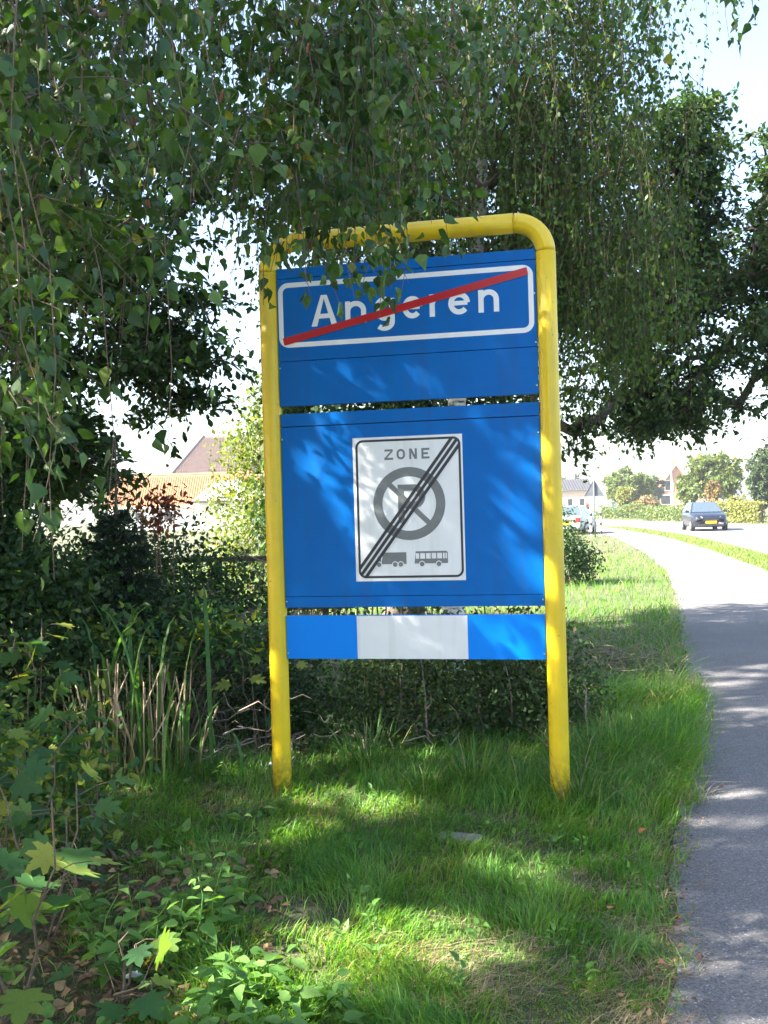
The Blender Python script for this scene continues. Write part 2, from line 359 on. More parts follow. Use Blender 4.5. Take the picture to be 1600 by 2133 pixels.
def sample_blobs(rng, blobs, n, gap=-.5, gs=1.6, seed=1, shell=2.4):
    w = np.array([b[6] if len(b) > 6 else b[3] * b[4] * b[5] for b in blobs], float); w /= w.sum()
    out = np.zeros((0, 3))
    while len(out) < n:
        k = rng.choice(len(blobs), n, p=w); B = np.array([b[:6] for b in blobs])[k]
        P = B[:, :3] + rnd_dir(rng, n) * (rng.uniform(size=(n, 1)) ** (1 / shell)) * B[:, 3:6]
        out = np.concatenate([out, P[noise3(P, gs, seed) > gap]])
    return out[:n]

def skeleton(rng, trunk, C, trunk_r):
    """limbs that grow from the trunk polyline to every clump centre; returns tubes of five points"""
    nodes = [p for p in trunk]; par = list(range(-1, len(trunk) - 1)); P5 = []; own = []
    order = np.argsort(np.linalg.norm(C - trunk[len(trunk) // 2], axis=1))
    N = np.array(nodes)
    for c in C[order]:
        d = np.linalg.norm(N - c, axis=1) + 1.2 * np.maximum(0, N[:, 2] - c[2] + .1 * d0(N, c))
        j = int(np.argmin(d)); a = N[j]; L = np.linalg.norm(c - a)
        t = np.linspace(0, 1, 5)[:, None]
        line = a + (c - a) * t + np.array([0, 0, .16 * L]) * np.sin(np.pi * t) + rng.normal(size=(5, 3)) * .04 * L * np.sin(np.pi * t)
        base = len(nodes)
        for q in range(1, 5): nodes.append(line[q]); par.append(j if q == 1 else base + q - 2)
        P5.append(line); own.append((j, base + 3))
        N = np.concatenate([N, line[1:]])
    cnt = np.ones(len(nodes))
    for i in range(len(nodes) - 1, len(trunk) - 1, -1):
        if par[i] >= 0: cnt[par[i]] += cnt[i] * .98
    top = max(cnt[len(trunk):].max(), 1) if len(nodes) > len(trunk) else 1
    rad = trunk_r * .5 * np.sqrt(cnt / top); rad = np.clip(rad, .006, trunk_r * .55)
    P5 = np.array(P5)
    e = np.array([rad[b] for a, b in own]); s = np.array([min(rad[a + 0] if a >= len(trunk) else trunk_r * .55, 2.2 * max(rad[b], .01)) for a, b in own])
    R5 = s[:, None] + (e - s)[:, None] * np.linspace(0, 1, 5)
    return P5, R5
def d0(N, c): return np.linalg.norm((N - c)[:, :2], axis=1)

GAPS = [(*ground_pt(px, py), z, r) for px, py, z, r in [(900, 1945, 0, .15), (760, 1955, 0, .17), (640, 1990, 0, .13), (680, 2060, 0, .12), (560, 2090, 0, .14), (1000, 1990, 0, .09), (450, 2080, 0, .1), (840, 2000, 0, .12), (1480, 1700, 0, .17), (1560, 1720, 0, .13), (1560, 1655, 0, .06), (1540, 1510, 0, .08), (1520, 1425, 0, .1), (1590, 1390, 0, .1), (1300, 1610, 0, .07), (640, 1850, 0, .06), (1090, 1830, 0, .07), (430, 1960, 0, .07), (410, 1800, 0, .06), (80, 1740, 0, .07), (930, 1580, 0, .06)]]  # chosen sun patches; leaves and twigs on their sun rays are removed
GAPS += [(*at_depth(px, py, d), r) for px, py, d, r in [(90, 1340, 4.6, .12), (150, 1230, 5., .11), (60, 1150, 4.8, .10), (250, 1340, 5.2, .10), (300, 1560, 4.6, .09), (60, 1740, 2.95, .10), (30, 1480, 4.2, .1), (420, 1780, 3.9, .08), (400, 1950, 3.6, .07), (100, 300, 3.2, .06), (200, 180, 3.3, .06), (420, 400, 3.3, .05), (650, 150, 4.5, .07), (780, 320, 5., .07), (130, 700, 3.2, .05), (60, 900, 3.1, .06), (500, 620, 3.6, .05), (250, 480, 4.2, .08), (1010, 420, 9.5, .14), (880, 300, 9.3, .16), (230, 1470, 6.1, .07), (300, 1250, 6.1, .07), (760, 690, 4.3, .05)]]
GAPS += [(-.617 + u * .978, 5.62 - .2075 * u, z, r) for u, z, r in [(1.20, 1.99, .04), (1.29, 1.88, .04), (1.40, 1.80, .04), (1.36, 1.58, .04), (1.30, 1.42, .04), (1.40, 1.25, .035), (.20, 1.88, .035), (.36, 1.62, .03), (.42, 2.36, .03), (.95, 2.28, .03), (1.30, .88, .045), (.80, .90, .025), (1.52, 1.95, .04), (1.53, 1.2, .05), (1.54, .9, .05)]]
def sun_gap(P, rng, S):
    """True where a leaf stays; crowns are cut open along sun rays to chosen light patches, ragged at the rims"""
    keep = np.ones(len(P), bool)
    for gx, gy, gz, r in GAPS:
        v = P - np.array([gx, gy, gz]); t = v @ SUN_DIR; d = np.linalg.norm(v - t[:, None] * SUN_DIR, axis=1)
        keep &= (d > r * (1.05 + .35 * rng.normal(size=len(P))) + .3 * S) | (t < .5)
    return keep
def trunk_gap(P, rng, S):
    px, py, z = project(P)
    return ~((np.abs(px - 1016) < 24) & (py > 325) & (py < 560) & (z < 9.7) & (rng.uniform(size=len(P)) < .85))
def line_gap(ST, SR):
    k = np.ones(len(ST), bool)
    for gx, gy, gz, r in GAPS:
        v = ST - np.array([gx, gy, gz]); t = v @ SUN_DIR; d = np.linalg.norm(v - t[..., None] * SUN_DIR, axis=2); k &= ~((d < r * .9) & (t > .5)).any(1)
    return ST[k], SR[k]
def strand_gap(ST, SR):
    px, py, z = project(ST.reshape(-1, 3)); b = ((np.abs(px - 1016) < 20) & (py > 325) & (py < 560) & (z < 9.7)).reshape(ST.shape[:2]).any(1)
    k = ~b | (np.arange(len(ST)) % 8 == 0); return ST[k], SR[k]
def put_leaves(root, P, D, N, S, kind, mat, parts, crown='crown', near=None, cut=None):
    """the leaves that show largest as parts of the tree, the rest as one crown"""
    if cut is not None:
        q = cut(P, np.random.default_rng(5), S); P, D, N, S = P[q], D[q], N[q], S[q]
    keep = np.ones(len(P), bool)
    if parts:
        px, py, z = project(P)
        vis = (px > 0) & (px < 1600) & (py > 0) & (py < 2133) & (z > .3)
        if near is not None: vis &= near(px, py)
        sz = np.where(vis, S / np.maximum(z, .3), 0)
        top = np.argsort(-sz)[:parts]; keep[top] = False
        T, F = LEAF_T[kind]; mes = [npmesh('leaf', T * np.array([wx, 1, wz]), F, mat) for wx, wz in ((1, 1), (.8, 2.6), (.92, -.5), (.7, 3.4), (1.05, 1.8), (.85, .4))]
        X, Y, Z = frames(D[top], N[top])
        for i, q in enumerate(top):
            o = bpy.data.objects.new('leaf', mes[i % 6]); COL.objects.link(o); o.parent = root
            s = S[q]; m = np.eye(4); m[:3, 0] = X[i] * s; m[:3, 1] = Y[i] * s; m[:3, 2] = Z[i] * s; m[:3, 3] = P[q] - np.array(root.location)
            o.matrix_local = Matrix(m.tolist())
    V, F = leaf_geo(P[keep] - np.array(root.location), D[keep], N[keep], S[keep], kind)
    c = mobj(crown, npmesh(crown, V, F, mat), root); c['kind'] = 'stuff'
    return c

def spray_leaves(rng, C, rc, twigs, per, size, flat=.5, droop=.0, shape=1.0):
    """twigs around each clump centre with leaves along them"""
    m = len(C) * twigs; c = np.repeat(C, twigs, 0)
    d = rnd_dir(rng, m); d[:, 2] = d[:, 2] * (1 - flat) - droop; d = unit(d)
    L = rc * rng.uniform(.5, 1.25, m)
    t = np.linspace(0, 1, 4)[None, :, None]
    TW = c[:, None] + d[:, None] * L[:, None, None] * t; TW[:, :, 2] -= (.25 * L[:, None] * t[..., 0] ** 2)
    TR = np.full((m, 4), .004) * np.linspace(1.3, .6, 4)
    k = m * per; u = rng.uniform(.12, 1.05, k); i = np.repeat(np.arange(m), per)
    P = c[i] + d[i] * (L[i] * u)[:, None]; P[:, 2] -= .25 * L[i] * u ** 2
    P += rng.normal(size=(k, 3)) * .025
    D = unit(d[i] * .5 + rng.normal(size=(k, 3)) * .8 + np.array([0, 0, -.25]))
    N = unit(rng.normal(size=(k, 3)) * .55 + np.array([0, 0, 1.0]))
    S = size * rng.uniform(.65, 1.25, k)
    return TW, TR, P, D, N, S

def trunk_line(base, top, rng, wob=.12, n=9):
    t = np.linspace(0, 1, n)[:, None]
    return np.array(base) + (np.array(top) - np.array(base)) * t + rng.normal(size=(n, 3)) * wob * np.sin(np.pi * t) * np.array([1, 1, .2])

def broad_tree(name, label, base, top, r, blobs, n, rc, twigs, per, size, leaf, lmat, bark, seed, parts=0, group=None, flat=.5, droop=0., gap=-.5, gs=1.6, near=None, trunk=None, cat='tree'):
    rng = np.random.default_rng(seed)
    root = empty(name, base); tag(root, label, cat, group)
    tl = trunk_line(base, top, rng) if trunk is None else np.array(trunk, float)
    C = sample_blobs(rng, blobs, n, gap, gs, seed)
    P5, R5 = skeleton(rng, tl, C, r)
    fl = np.linspace(1, .3, len(tl)); fl[0] *= 1.35
    tv, tf = tube_poly(tl - np.array(base), r * fl, 12)
    bv, bf = tubes(P5 - np.array(base), R5, 5)
    mobj('trunk', npmesh('trunk', tv, tf, bark, True), root)
    b = mobj('branches', npmesh('branches', bv, bf, M['bark'] if bark is not M['birch_bark'] else M['twig'], True), root); b['kind'] = 'stuff'
    TW, TR, P, D, N, S = spray_leaves(rng, C, rc, twigs, per, size, flat, droop)
    TW, TR = line_gap(TW, TR); wv, wf = tubes(TW - np.array(base), TR, 3)
    w = mobj('twigs', npmesh('twigs', wv, wf, M['twig']), root); w['kind'] = 'stuff'
    put_leaves(root, P, D, N, S, leaf, lmat, parts, near=near, cut=sun_gap)
    return root

def strands(rng, A, L, per, size, out=.18, wig=.05):
    """hanging birch twigs from the points A, each L long"""
    m = len(A); k = 7; t = np.linspace(0, 1, k)
    az = rng.uniform(0, 6.28, m); o = out * rng.uniform(.2, 1.6, m)
    ST = np.repeat(A[:, None], k, 1).copy()
    s = np.sin(np.minimum(t * 1.5, 1) * np.pi / 2)
    ST[:, :, 0] += (np.cos(az) * o)[:, None] * s; ST[:, :, 1] += (np.sin(az) * o)[:, None] * s
    ST[:, :, 2] -= L[:, None] * t ** 1.15
    ST[:, :, :2] += np.cumsum(rng.normal(size=(m, k, 2)) * wig * .45, 1) * t[None, :, None]
    SR = np.full((m, k), .0026) * np.linspace(1.3, .45, k)
    kk = m * per; i = np.repeat(np.arange(m), per); u = rng.uniform(.04, 1.0, kk) ** .9 * (k - 1)
    f = np.minimum(u.astype(int), k - 2); w = (u - f)[:, None]
    P = ST[i, f] * (1 - w) + ST[i, f + 1] * w
    side = rnd_dir(rng, kk) * np.array([1, 1, .5])
    st = rng.uniform(size=kk) < .55
    P = P + side * np.where(st, rng.uniform(.01, .035, kk), rng.uniform(.03, .17, kk))[:, None]
    D = unit(side * .55 + np.array([0, 0, -1.0]) + rng.normal(size=(kk, 3)) * .42)
    N = unit(rnd_dir(rng, kk) + np.array([0, 0, .55]))
    return ST, SR, P, D, N, size * rng.uniform(.65, 1.2, kk)

# --- the near birch: its trunk stands left of the view, its limbs pass over the sign and hang down
def near_birch():
    rng = np.random.default_rng(21)
    base = np.array([-4.2, 4.9, 0]); root = empty('birch_tree', base)
    tag(root, 'near birch overhead with large heart-shaped leaves, twigs hanging before the blue sign', 'tree')
    tl = trunk_line(base, base + np.array([.5, -.1, 10.5]), rng, .10, 11)
    hi = [(-5.8, 1.0, 6.0, 1.6, 1.5, 1.5, 1.8), (-3.8, 3.8, 6.4, 2.6, 3.2, 2.6, 3), (-3.4, 4.2, 9.0, 2.0, 2.4, 2.0, 1.6), (-5.8, 3.2, 5.2, 2.0, 2.8, 2.2, 2), (-2.4, 1.6, 5.6, 1.8, 1.8, 1.5, 1.6), (-2.0, 5.4, 4.9, 1.6, 1.4, 1.1, 1.2)]  # first blob lies out of view, added to shade the near path corner
    C = sample_blobs(rng, hi, 300, -.8, 1.2, 5)
    # limbs above the frame from which the near curtain hangs
    lim = np.array([(-2.0, 3.2, 3.75), (-1.5, 3.3, 3.65), (-1.0, 3.5, 3.6), (-.6, 3.9, 3.6), (-.2, 4.2, 3.7), (.2, 4.5, 3.9), (.6, 4.9, 4.2), (-1.7, 4.1, 3.8), (-1.2, 4.4, 3.8), (-.75, 4.6, 3.85), (1.6, 5.0, 4.7), (-1.5, 2.8, 3.1), (-1.15, 2.7, 3.0), (-2.6, 3.6, 3.6), (.3, 5.2, 4.5), (-.5, 5.0, 4.2), (-2.1, 4.8, 3.9)])
    P5, R5 = skeleton(rng, tl, np.concatenate([lim, C]), .13)
    tv, tf = tube_poly(tl - base, .14 * np.concatenate([[1.35], np.linspace(1, .25, 10)]), 12)
    mobj('trunk', npmesh('trunk', tv, tf, M['birch_bark'], True), root)
    bv, bf = tubes(P5 - base, R5, 5); b = mobj('branches', npmesh('branches', bv, bf, M['twig'], True), root); b['kind'] = 'stuff'
    # curtain: (limb end, spread, strands, lowest z)
    A = []; L = []
    def cur(x0, x1, y0, y1, ztop, zlo, zhi, n):
        x = rng.uniform(x0, x1, n); y = rng.uniform(y0, y1, n)
        A.append(np.stack([x, y, ztop + rng.uniform(-.15, .2, n)], 1)); L.append(A[-1][:, 2] - rng.uniform(zlo, zhi, n))
    cur(-1.55, -.92, 2.7, 3.6, 3.1, 1.35, 2.1, 19)       # left edge, long strands
    cur(1.45, 1.95, 4.8, 5.4, 4.6, 3.8, 4.15, 7)         # top right corner
    cur(-1.25, -.55, 2.9, 3.9, 3.5, 2.35, 2.9, 13)       # upper left
    cur(-.75, -.30, 3.8, 4.4, 3.7, 2.75, 3.1, 10)
    cur(-.42, -.02, 3.9, 4.5, 3.75, 2.60, 2.95, 26)      # the fingers before the sign's top
    cur(-.32, -.04, 4.0, 4.4, 3.6, 2.38, 2.60, 13)
    cur(-.2, .5, 4.2, 5.0, 4.1, 3.1, 3.5, 15)
    cur(.0, .9, 4.6, 5.6, 4.5, 3.6, 4.0, 12)
    cur(-2.3, -1.2, 3.9, 5.0, 3.8, 2.0, 3.0, 30)
    cur(-1.3, -.3, 4.8, 5.6, 4.3, 2.9, 3.5, 26)
    A = np.concatenate(A); L = np.concatenate(L)
    ST, SR, P, D, N, S = strands(rng, A, L, 34, .06, .22, .09)
    # side sprays between the hanging twigs
    CS = np.concatenate([rng.uniform((-1.45, 2.9, 2.55), (-.45, 3.9, 3.5), (24, 3)), rng.uniform((-.5, 3.9, 2.95), (.3, 4.8, 3.9), (14, 3)), rng.uniform((-1.5, 2.8, 1.7), (-1.05, 3.5, 2.5), (8, 3))])
    TWN, TRN, P3, D3, N3, S3 = spray_leaves(rng, CS, .3, 6, 8, .058, .5, .35)
    TWN = np.concatenate([TWN, TWN[:, -1:] + (TWN[:, -1:] - TWN[:, -2:-1]) * np.array([.2, .4, .6])[None, :, None]], 1); TRN = np.concatenate([TRN, TRN[:, -1:].repeat(3, 1) * .7], 1) * .6
    # upper crown
    i = np.repeat(np.arange(len(C)), 7); A2 = C[i] + rng.normal(size=(len(i), 3)) * .35
    ST2, SR2, P2, D2, N2, S2 = strands(rng, A2, rng.uniform(.5, 1.4, len(i)), 24, .06, .3)
    ST, SR = strand_gap(np.concatenate([ST, ST2, TWN]), np.concatenate([SR, SR2, TRN])); ST, SR = line_gap(ST, SR); V, F = tubes(ST - base, SR, 4)
    w = mobj('twigs', npmesh('twigs', V, F, M['twig']), root); w['kind'] = 'stuff'
    put_leaves(root, np.concatenate([P, P3, P2]), np.concatenate([D, D3, D2]), np.concatenate([N, N3, N2]), np.concatenate([S, S3, S2]), 'birch', M['birch_leaf'], 300, cut=lambda P, r, S: sun_gap(P, r, S) & trunk_gap(P, r, S))
    # brown hanging catkins
    cm = MB(); z = np.linspace(0, -.042, 9)
    cm.tube([(0, 0, q) for q in z], [.0015, .0045, .0055, .005, .006, .005, .0055, .004, .0012], 7)
    proto = None
    idx = rng.choice(len(P), 400, replace=False); px, py, zz = project(P[idx])
    sel = [q for q, a, b_, c in zip(idx, px, py, zz) if 150 < a < 680 and 60 < b_ < 500 and c < 4.6][:22]
    for q in sel:
        if proto is None: proto = cm.build('catkin', M['catkin'], root, smooth=True); o = proto
        else:
            o = proto.copy(); COL.objects.link(o); o.parent = root
        o.location = [float(v) for v in (P[q] - base)]; o.rotation_euler = (rng.normal() * .2, rng.normal() * .2, 0); s = rng.uniform(.8, 1.4); o.scale = (s, s, s)
near_birch()

# --- the birch behind the sign with the white trunk
def back_birch():
    rng = np.random.default_rng(33)
    base = np.array([.62, 9.6, 0]); root = empty('birch_tree', base)
    tag(root, 'white-trunked birch standing behind the sign, thin twigs hanging right of the yellow frame', 'tree')
    tl = np.array([base, (.66, 9.6, 1.2), (.73, 9.6, 2.6), (.90, 9.62, 3.6), (1.03, 9.66, 4.6), (1.06, 9.7, 5.6), (1.0, 9.75, 6.8), (1.02, 9.8, 8.2), (1.0, 9.9, 10.)])
    blobs = [(1.9, 9.2, 5.9, .7, .8, 1.2, 2.6), (1.1, 9.2, 5.6, 1.5, 1.2, 1.6, 4), (1.8, 9.3, 4.6, 1.0, 1.0, 1.1, 3.6), (.2, 9.5, 5.4, 1.3, 1.1, 1.3, 3), (-.5, 9.8, 4.6, 1.0, .8, .9, 1.5), (.6, 10.2, 4.0, .9, .7, .7, 1.2), (1.0, 9.7, 7.8, 1.7, 1.7, 1.5, 2), (1.7, 9.1, 6.4, .7, .8, .9, 1.2), (-.4, 9.0, 6.8, 1.4, 1.2, 1.2, 1.2)]
    C = sample_blobs(rng, blobs, 300, -.8, 1.5, 3)
    P5, R5 = skeleton(rng, tl, C, .075)
    tv, tf = tube_poly(tl - base, .085 * np.array([1.4, 1.15, 1.0, .85, .72, .6, .45, .3, .15]), 14)
    mobj('trunk', npmesh('trunk', tv, tf, M['birch_bark'], True), root)
    bv, bf = tubes(P5 - base, R5, 5); b = mobj('branches', npmesh('branches', bv, bf, M['twig'], True), root); b['kind'] = 'stuff'
    i = np.repeat(np.arange(len(C)), 6); A = C[i] + rng.normal(size=(len(i), 3)) * .28
    L = rng.uniform(.5, 1.5, len(i))
    q = 150; A2 = np.stack([rng.uniform(1.2, 2.6, q), rng.uniform(8.3, 9.8, q), rng.uniform(3.4, 5.0, q)], 1); L2 = np.minimum(A2[:, 2] - rng.uniform(2.3, 3.4, q), 2.2)
    A = np.concatenate([A, A2]); L = np.concatenate([L, L2])
    ST, SR, P, D, N, S = strands(rng, A, L, 36, .052, .25)
    ST, SR = strand_gap(ST, SR); V, F = tubes(ST - base, SR, 3); w = mobj('twigs', npmesh('twigs', V, F, M['twig']), root); w['kind'] = 'stuff'
    put_leaves(root, P, D, N, S, 'kite', M['birch_leaf_back'], 300, cut=trunk_gap)
back_birch()

# --- dark oak reaching over the path
broad_tree('oak_tree', 'dark green oak behind the sign with broad boughs reaching out over the cycle path', (.2, 12.6, 0), (.5, 12.6, 8.5), .22,
           [(2.6, 12.0, 4.6, 1.4, 1.3, 1.2, 2.6), (4.1, 12.0, 3.9, 1.3, 1.2, .8, 2.4), (4.4, 12.0, 4.8, 1.2, 1.1, .9, 2.6), (5.3, 12.0, 4.3, 1.0, 1.0, 1.1, 1.6), (4.9, 12.0, 5.2, 1.0, 1.0, .6, 1.5), (4.3, 12.0, 5.6, .7, .8, .5, 1.1), (5.1, 12.2, 2.8, .8, 1.0, .45, 1.2), (4.0, 12.0, 6.2, .5, .6, .4, .35), (3.4, 12.0, 5.9, .6, .6, .5, .5), (3.0, 12.0, 3.3, 1.2, 1.1, .8, 1.9), (2.3, 12.2, 2.75, .65, .7, .55, .8), (3.5, 12.1, 2.75, .6, .8, .4, .7), (4.4, 12.4, 5.0, 1.0, 1.0, .8, 1.0),
            (.6, 12.6, 6.0, 2.2, 1.8, 1.8, 3.5), (.2, 12.5, 3.8, 1.4, 1.2, .9, 1.4), (5.6, 12.4, 3.6, .8, 1., .7, .8)],
           740, .40, 8, 15, .08, 'oak', M['oak_leaf'], M['bark'], 41, parts=300, flat=.6, gap=-.25, gs=2.4, near=lambda x, y: x > 1150)
# --- dark lime on the left behind the near birch
broad_tree('lime_tree', 'dark broad-leaved tree left of the sign, its layered boughs ending above the farmhouse roof', (-4.6, 10.4, 0), (-4.4, 10.0, 9.0), .2,
           [(-3.6, 8.6, 4.2, 1.6, 1.4, 1.3, 3), (-2.5, 8.6, 3.5, 1.0, 1.0, .7, 1.7), (-2.1, 8.7, 2.9, .8, .9, .4, .9), (-3.2, 8.4, 2.7, 1.0, 1.0, .55, 1.5), (-2.2, 8.8, 4.6, 1.0, 1.0, .8, 1.0), (-1.2, 9.4, 5.0, .8, 1.0, .9, .7),
            (-4.8, 8.8, 6.2, 2.2, 2.0, 2.0, 3), (-4.2, 8.0, 2.6, 1.2, 1.2, .9, 1.2), (-3.2, 8.4, 2.25, .8, .8, .6, 1.5), (-2.75, 8.3, 2.15, .5, .6, .4, .9), (-3.0, 9.0, 5.9, 1.4, 1.4, 1.2, 1.5)],
           490, .42, 8, 15, .08, 'oak', M['lime_leaf'], M['bark'], 52, parts=300, flat=.65, gap=-.7, gs=1.9, near=lambda x, y: (x < 560) & (y > 560))
# --- wood edge on the left, out of the frame, that shades the verge
for k, (x, y, h, s) in enumerate([(-8.6, 2.4, 14.5, 61), (-8.2, 7.6, 15.0, 62), (-7.0, -2.4, 9.0, 63)]):
    broad_tree('ash_tree', ['leafy ash beside the near birch, out of view on the left', 'tall ash between the near birch and the dark lime', 'low ash nearest the photographer on the left'][k], (x, y, 0), (x + .2, y, h), .2,
               [(x, y, h * .55, 2.7, 2.9, h * .33, 3), (x + .8, y + .4, h * .32, 2.0, 2.2, h * .17, 1.2), (x - .2, y - .3, h * .84, 2.3, 2.5, h * .18, 1.6)],
               380, .6, 8, 11, .16, 'kite', M['lime_leaf'], M['bark'], s, group='trees of the wood edge', flat=.5)

# ------------------------------------------------------------------ the town sign
M['blue'] = plain('sign_blue', (.0005, .11, .40), .45, c2=(.0005, .125, .44), scale=3, spec=.12)
M['blue_film'] = plain('blue_film', (.0005, .20, .74), .4, c2=(.0005, .21, .77), scale=3, spec=.15)
M['print_blue'] = plain('print_blue', (.004, .09, .44), .34)
M['white_film'] = plain('white_film', (.72, .74, .76), .35, c2=(.66, .68, .70), scale=5)
M['letter_white'] = plain('letter_white', (.74, .76, .77), .4)
M['red_film'] = plain('red_film', (.42, .004, .008), .4)
M['grey_print'] = plain('grey_print', (.13, .145, .15), .45, c2=(.16, .175, .18), scale=20)
M['black_print'] = plain('black_print', (.012, .014, .022), .4)
M['yellow'] = plain('yellow_paint', (.67, .465, .006), .42, c2=(.77, .55, .010), scale=5, coat=.12)
specks(M['yellow'], (.25, .19, .03), 55, .70); specks(M['blue'], (.02, .10, .30), 22, .68)
def grime(m, c, scale, thr, amount, foot=None):
    """dirt streaks, or (foot) mud splashed up from the ground"""
    n, l = m.node_tree.nodes, m.node_tree.links; b = n['Principled BSDF']; src = b.inputs['Base Color'].links[0].from_socket
    tc = n.new('ShaderNodeTexCoord'); mp = n.new('ShaderNodeMapping'); mp.inputs['Scale'].default_value = scale; v = n.new('ShaderNodeTexNoise'); v.inputs['Scale'].default_value = 1; v.inputs['Detail'].default_value = 5
    l.new(tc.outputs['Object'], mp.inputs[0]); l.new(mp.outputs[0], v.inputs['Vector'])
    f = n.new('ShaderNodeMapRange'); f.inputs['From Min'].default_value = thr; f.inputs['From Max'].default_value = thr + .2; f.inputs['To Max'].default_value = amount; l.new(v.outputs[0], f.inputs['Value']); out = f.outputs[0]
    if foot:
        sp = n.new('ShaderNodeSeparateXYZ'); l.new(tc.outputs['Object'], sp.inputs[0]); g2 = n.new('ShaderNodeMapRange'); g2.inputs['From Min'].default_value = foot; g2.inputs['From Max'].default_value = 0.0; l.new(sp.outputs[2], g2.inputs['Value'])
        mu = n.new('ShaderNodeMath'); mu.operation = 'MULTIPLY'; l.new(out, mu.inputs[0]); l.new(g2.outputs[0], mu.inputs[1]); out = mu.outputs[0]
    mx = n.new('ShaderNodeMix'); mx.data_type = 'RGBA'; mx.inputs['B'].default_value = (*c, 1); l.new(out, mx.inputs[0]); l.new(src, mx.inputs['A']); l.new(mx.outputs['Result'], b.inputs['Base Color'])
grime(M['blue'], (.02, .09, .26), (16, 16, 1.1), .5, .4); grime(M['white_film'], (.45, .46, .44), (18, 18, 1.3), .52, .35)
grime(M['yellow'], (.30, .27, .05), (9, 9, 2.0), .52, .4); grime(M['yellow'], (.10, .09, .03), (40, 40, 30), .35, .85, .30)
M['seam'] = plain('seam', (.01, .03, .10), .6)
M['alu'] = plain('alu', (.6, .62, .64), .4, metal=.8)

SIGN_P = np.array([-.6171, 5.6414, 0]); SIGN_YAW = math.radians(-11.977); SW = 1.549
sign = empty('town_sign', SIGN_P, SIGN_YAW)
tag(sign, 'blue end-of-town sign in yellow tube frame, place name struck through in red', 'town sign')

def fluted(pts, r, mat, name, parent):
    """extruded tube with two narrow grooves along it"""
    pts = np.asarray(pts, float); n = 40
    th = np.arange(n) / n * 2 * np.pi
    rr = np.ones(n); 
    T = np.gradient(pts, axis=0); T = unit(T)
    Bq = np.tile(np.array([0, -1.0, 0]), (len(pts), 1)); A = unit(np.cross(Bq, T))
    for g_ in (-.32, .95): rr[np.argmin(np.abs((th - np.pi / 2 - g_ + np.pi) % (2 * np.pi) - np.pi))] = .955
    V = pts[:, None] + r * rr[None, :, None] * (np.cos(th)[None, :, None] * A[:, None] + np.sin(th)[None, :, None] * Bq[:, None])
    i = np.arange(len(pts) - 1)[:, None] * n; j = np.arange(n)[None]; k = (j + 1) % n
    F = np.stack([i + j, i + k, i + n + k, i + n + j], -1).reshape(-1, 4)
    cap = [np.arange(n)[::-1][None], (np.arange(n) + (len(pts) - 1) * n)[None]]
    return mobj(name, npmesh(name, V.reshape(-1, 3), [F] + cap, mat, True), parent)
TR = .053; BR = .165; ZT = 3.105
for s in (0, 1):
    x = s * SW; sg = 1 if s == 0 else -1
    o = fluted([(x, 0, z) for z in np.linspace(-.25, ZT - BR - .002, 8)], TR, M['yellow'], 'post', sign)
    th = np.linspace(.012, np.pi / 2 - .012, 14)
    fluted([(x + sg * BR * (1 - math.cos(a)), 0, ZT - BR + BR * math.sin(a)) for a in th], TR - .0006, M['yellow'], 'bend', sign)
fluted([(x, 0, ZT) for x in np.linspace(BR + .002, SW - BR - .002, 8)], TR, M['yellow'], 'top_bar', sign)

PF = -.018     # front of the panels (towards the viewer is -y)
def plank(name, x0, x1, z0, z1, mat, parent, yf=PF, yb=.02):
    return MB().box((x0, yf, z0), (x1, yb, z1)).build(name, mat, parent, bevel=.0018, seg=2)
XL, XR = .0545, SW - .0545
up = plank('upper_panel', XL, XR, 2.4375, 2.8985, M['blue'], sign)
plank('panel_strip', XL, XR, 2.902, 2.957, M['blue'], up); plank('panel_strip', XL, XR, 2.186, 2.4345, M['blue'], up)
MB().box((XL + .01, .004, 2.2), (XR - .01, .0185, 2.95)).build('seam_backing', M['seam'], up)  # dark plate added behind the seams so no sky shows through
lp = plank('lower_panel', XL, XR, 1.118, 2.0665, M['blue'], sign)
plank('panel_strip', XL, XR, 2.0715, 2.142, M['blue'], lp); plank('panel_strip', XL, XR, 1.056, 1.1155, M['blue'], lp)
MB().box((XL + .01, .004, 1.07), (XR - .01, .0185, 2.13)).build('seam_backing', M['seam'], lp)  # added dark plate, closes the lower seams against the sky
st_ = plank('bottom_strip', XL, XR, .769, 1.009, M['blue_film'], sign)
MB().box((.4635, PF - .0012, .7705), (1.079, PF - .0002, 1.0075)).build('white_field', M['white_film'], st_)

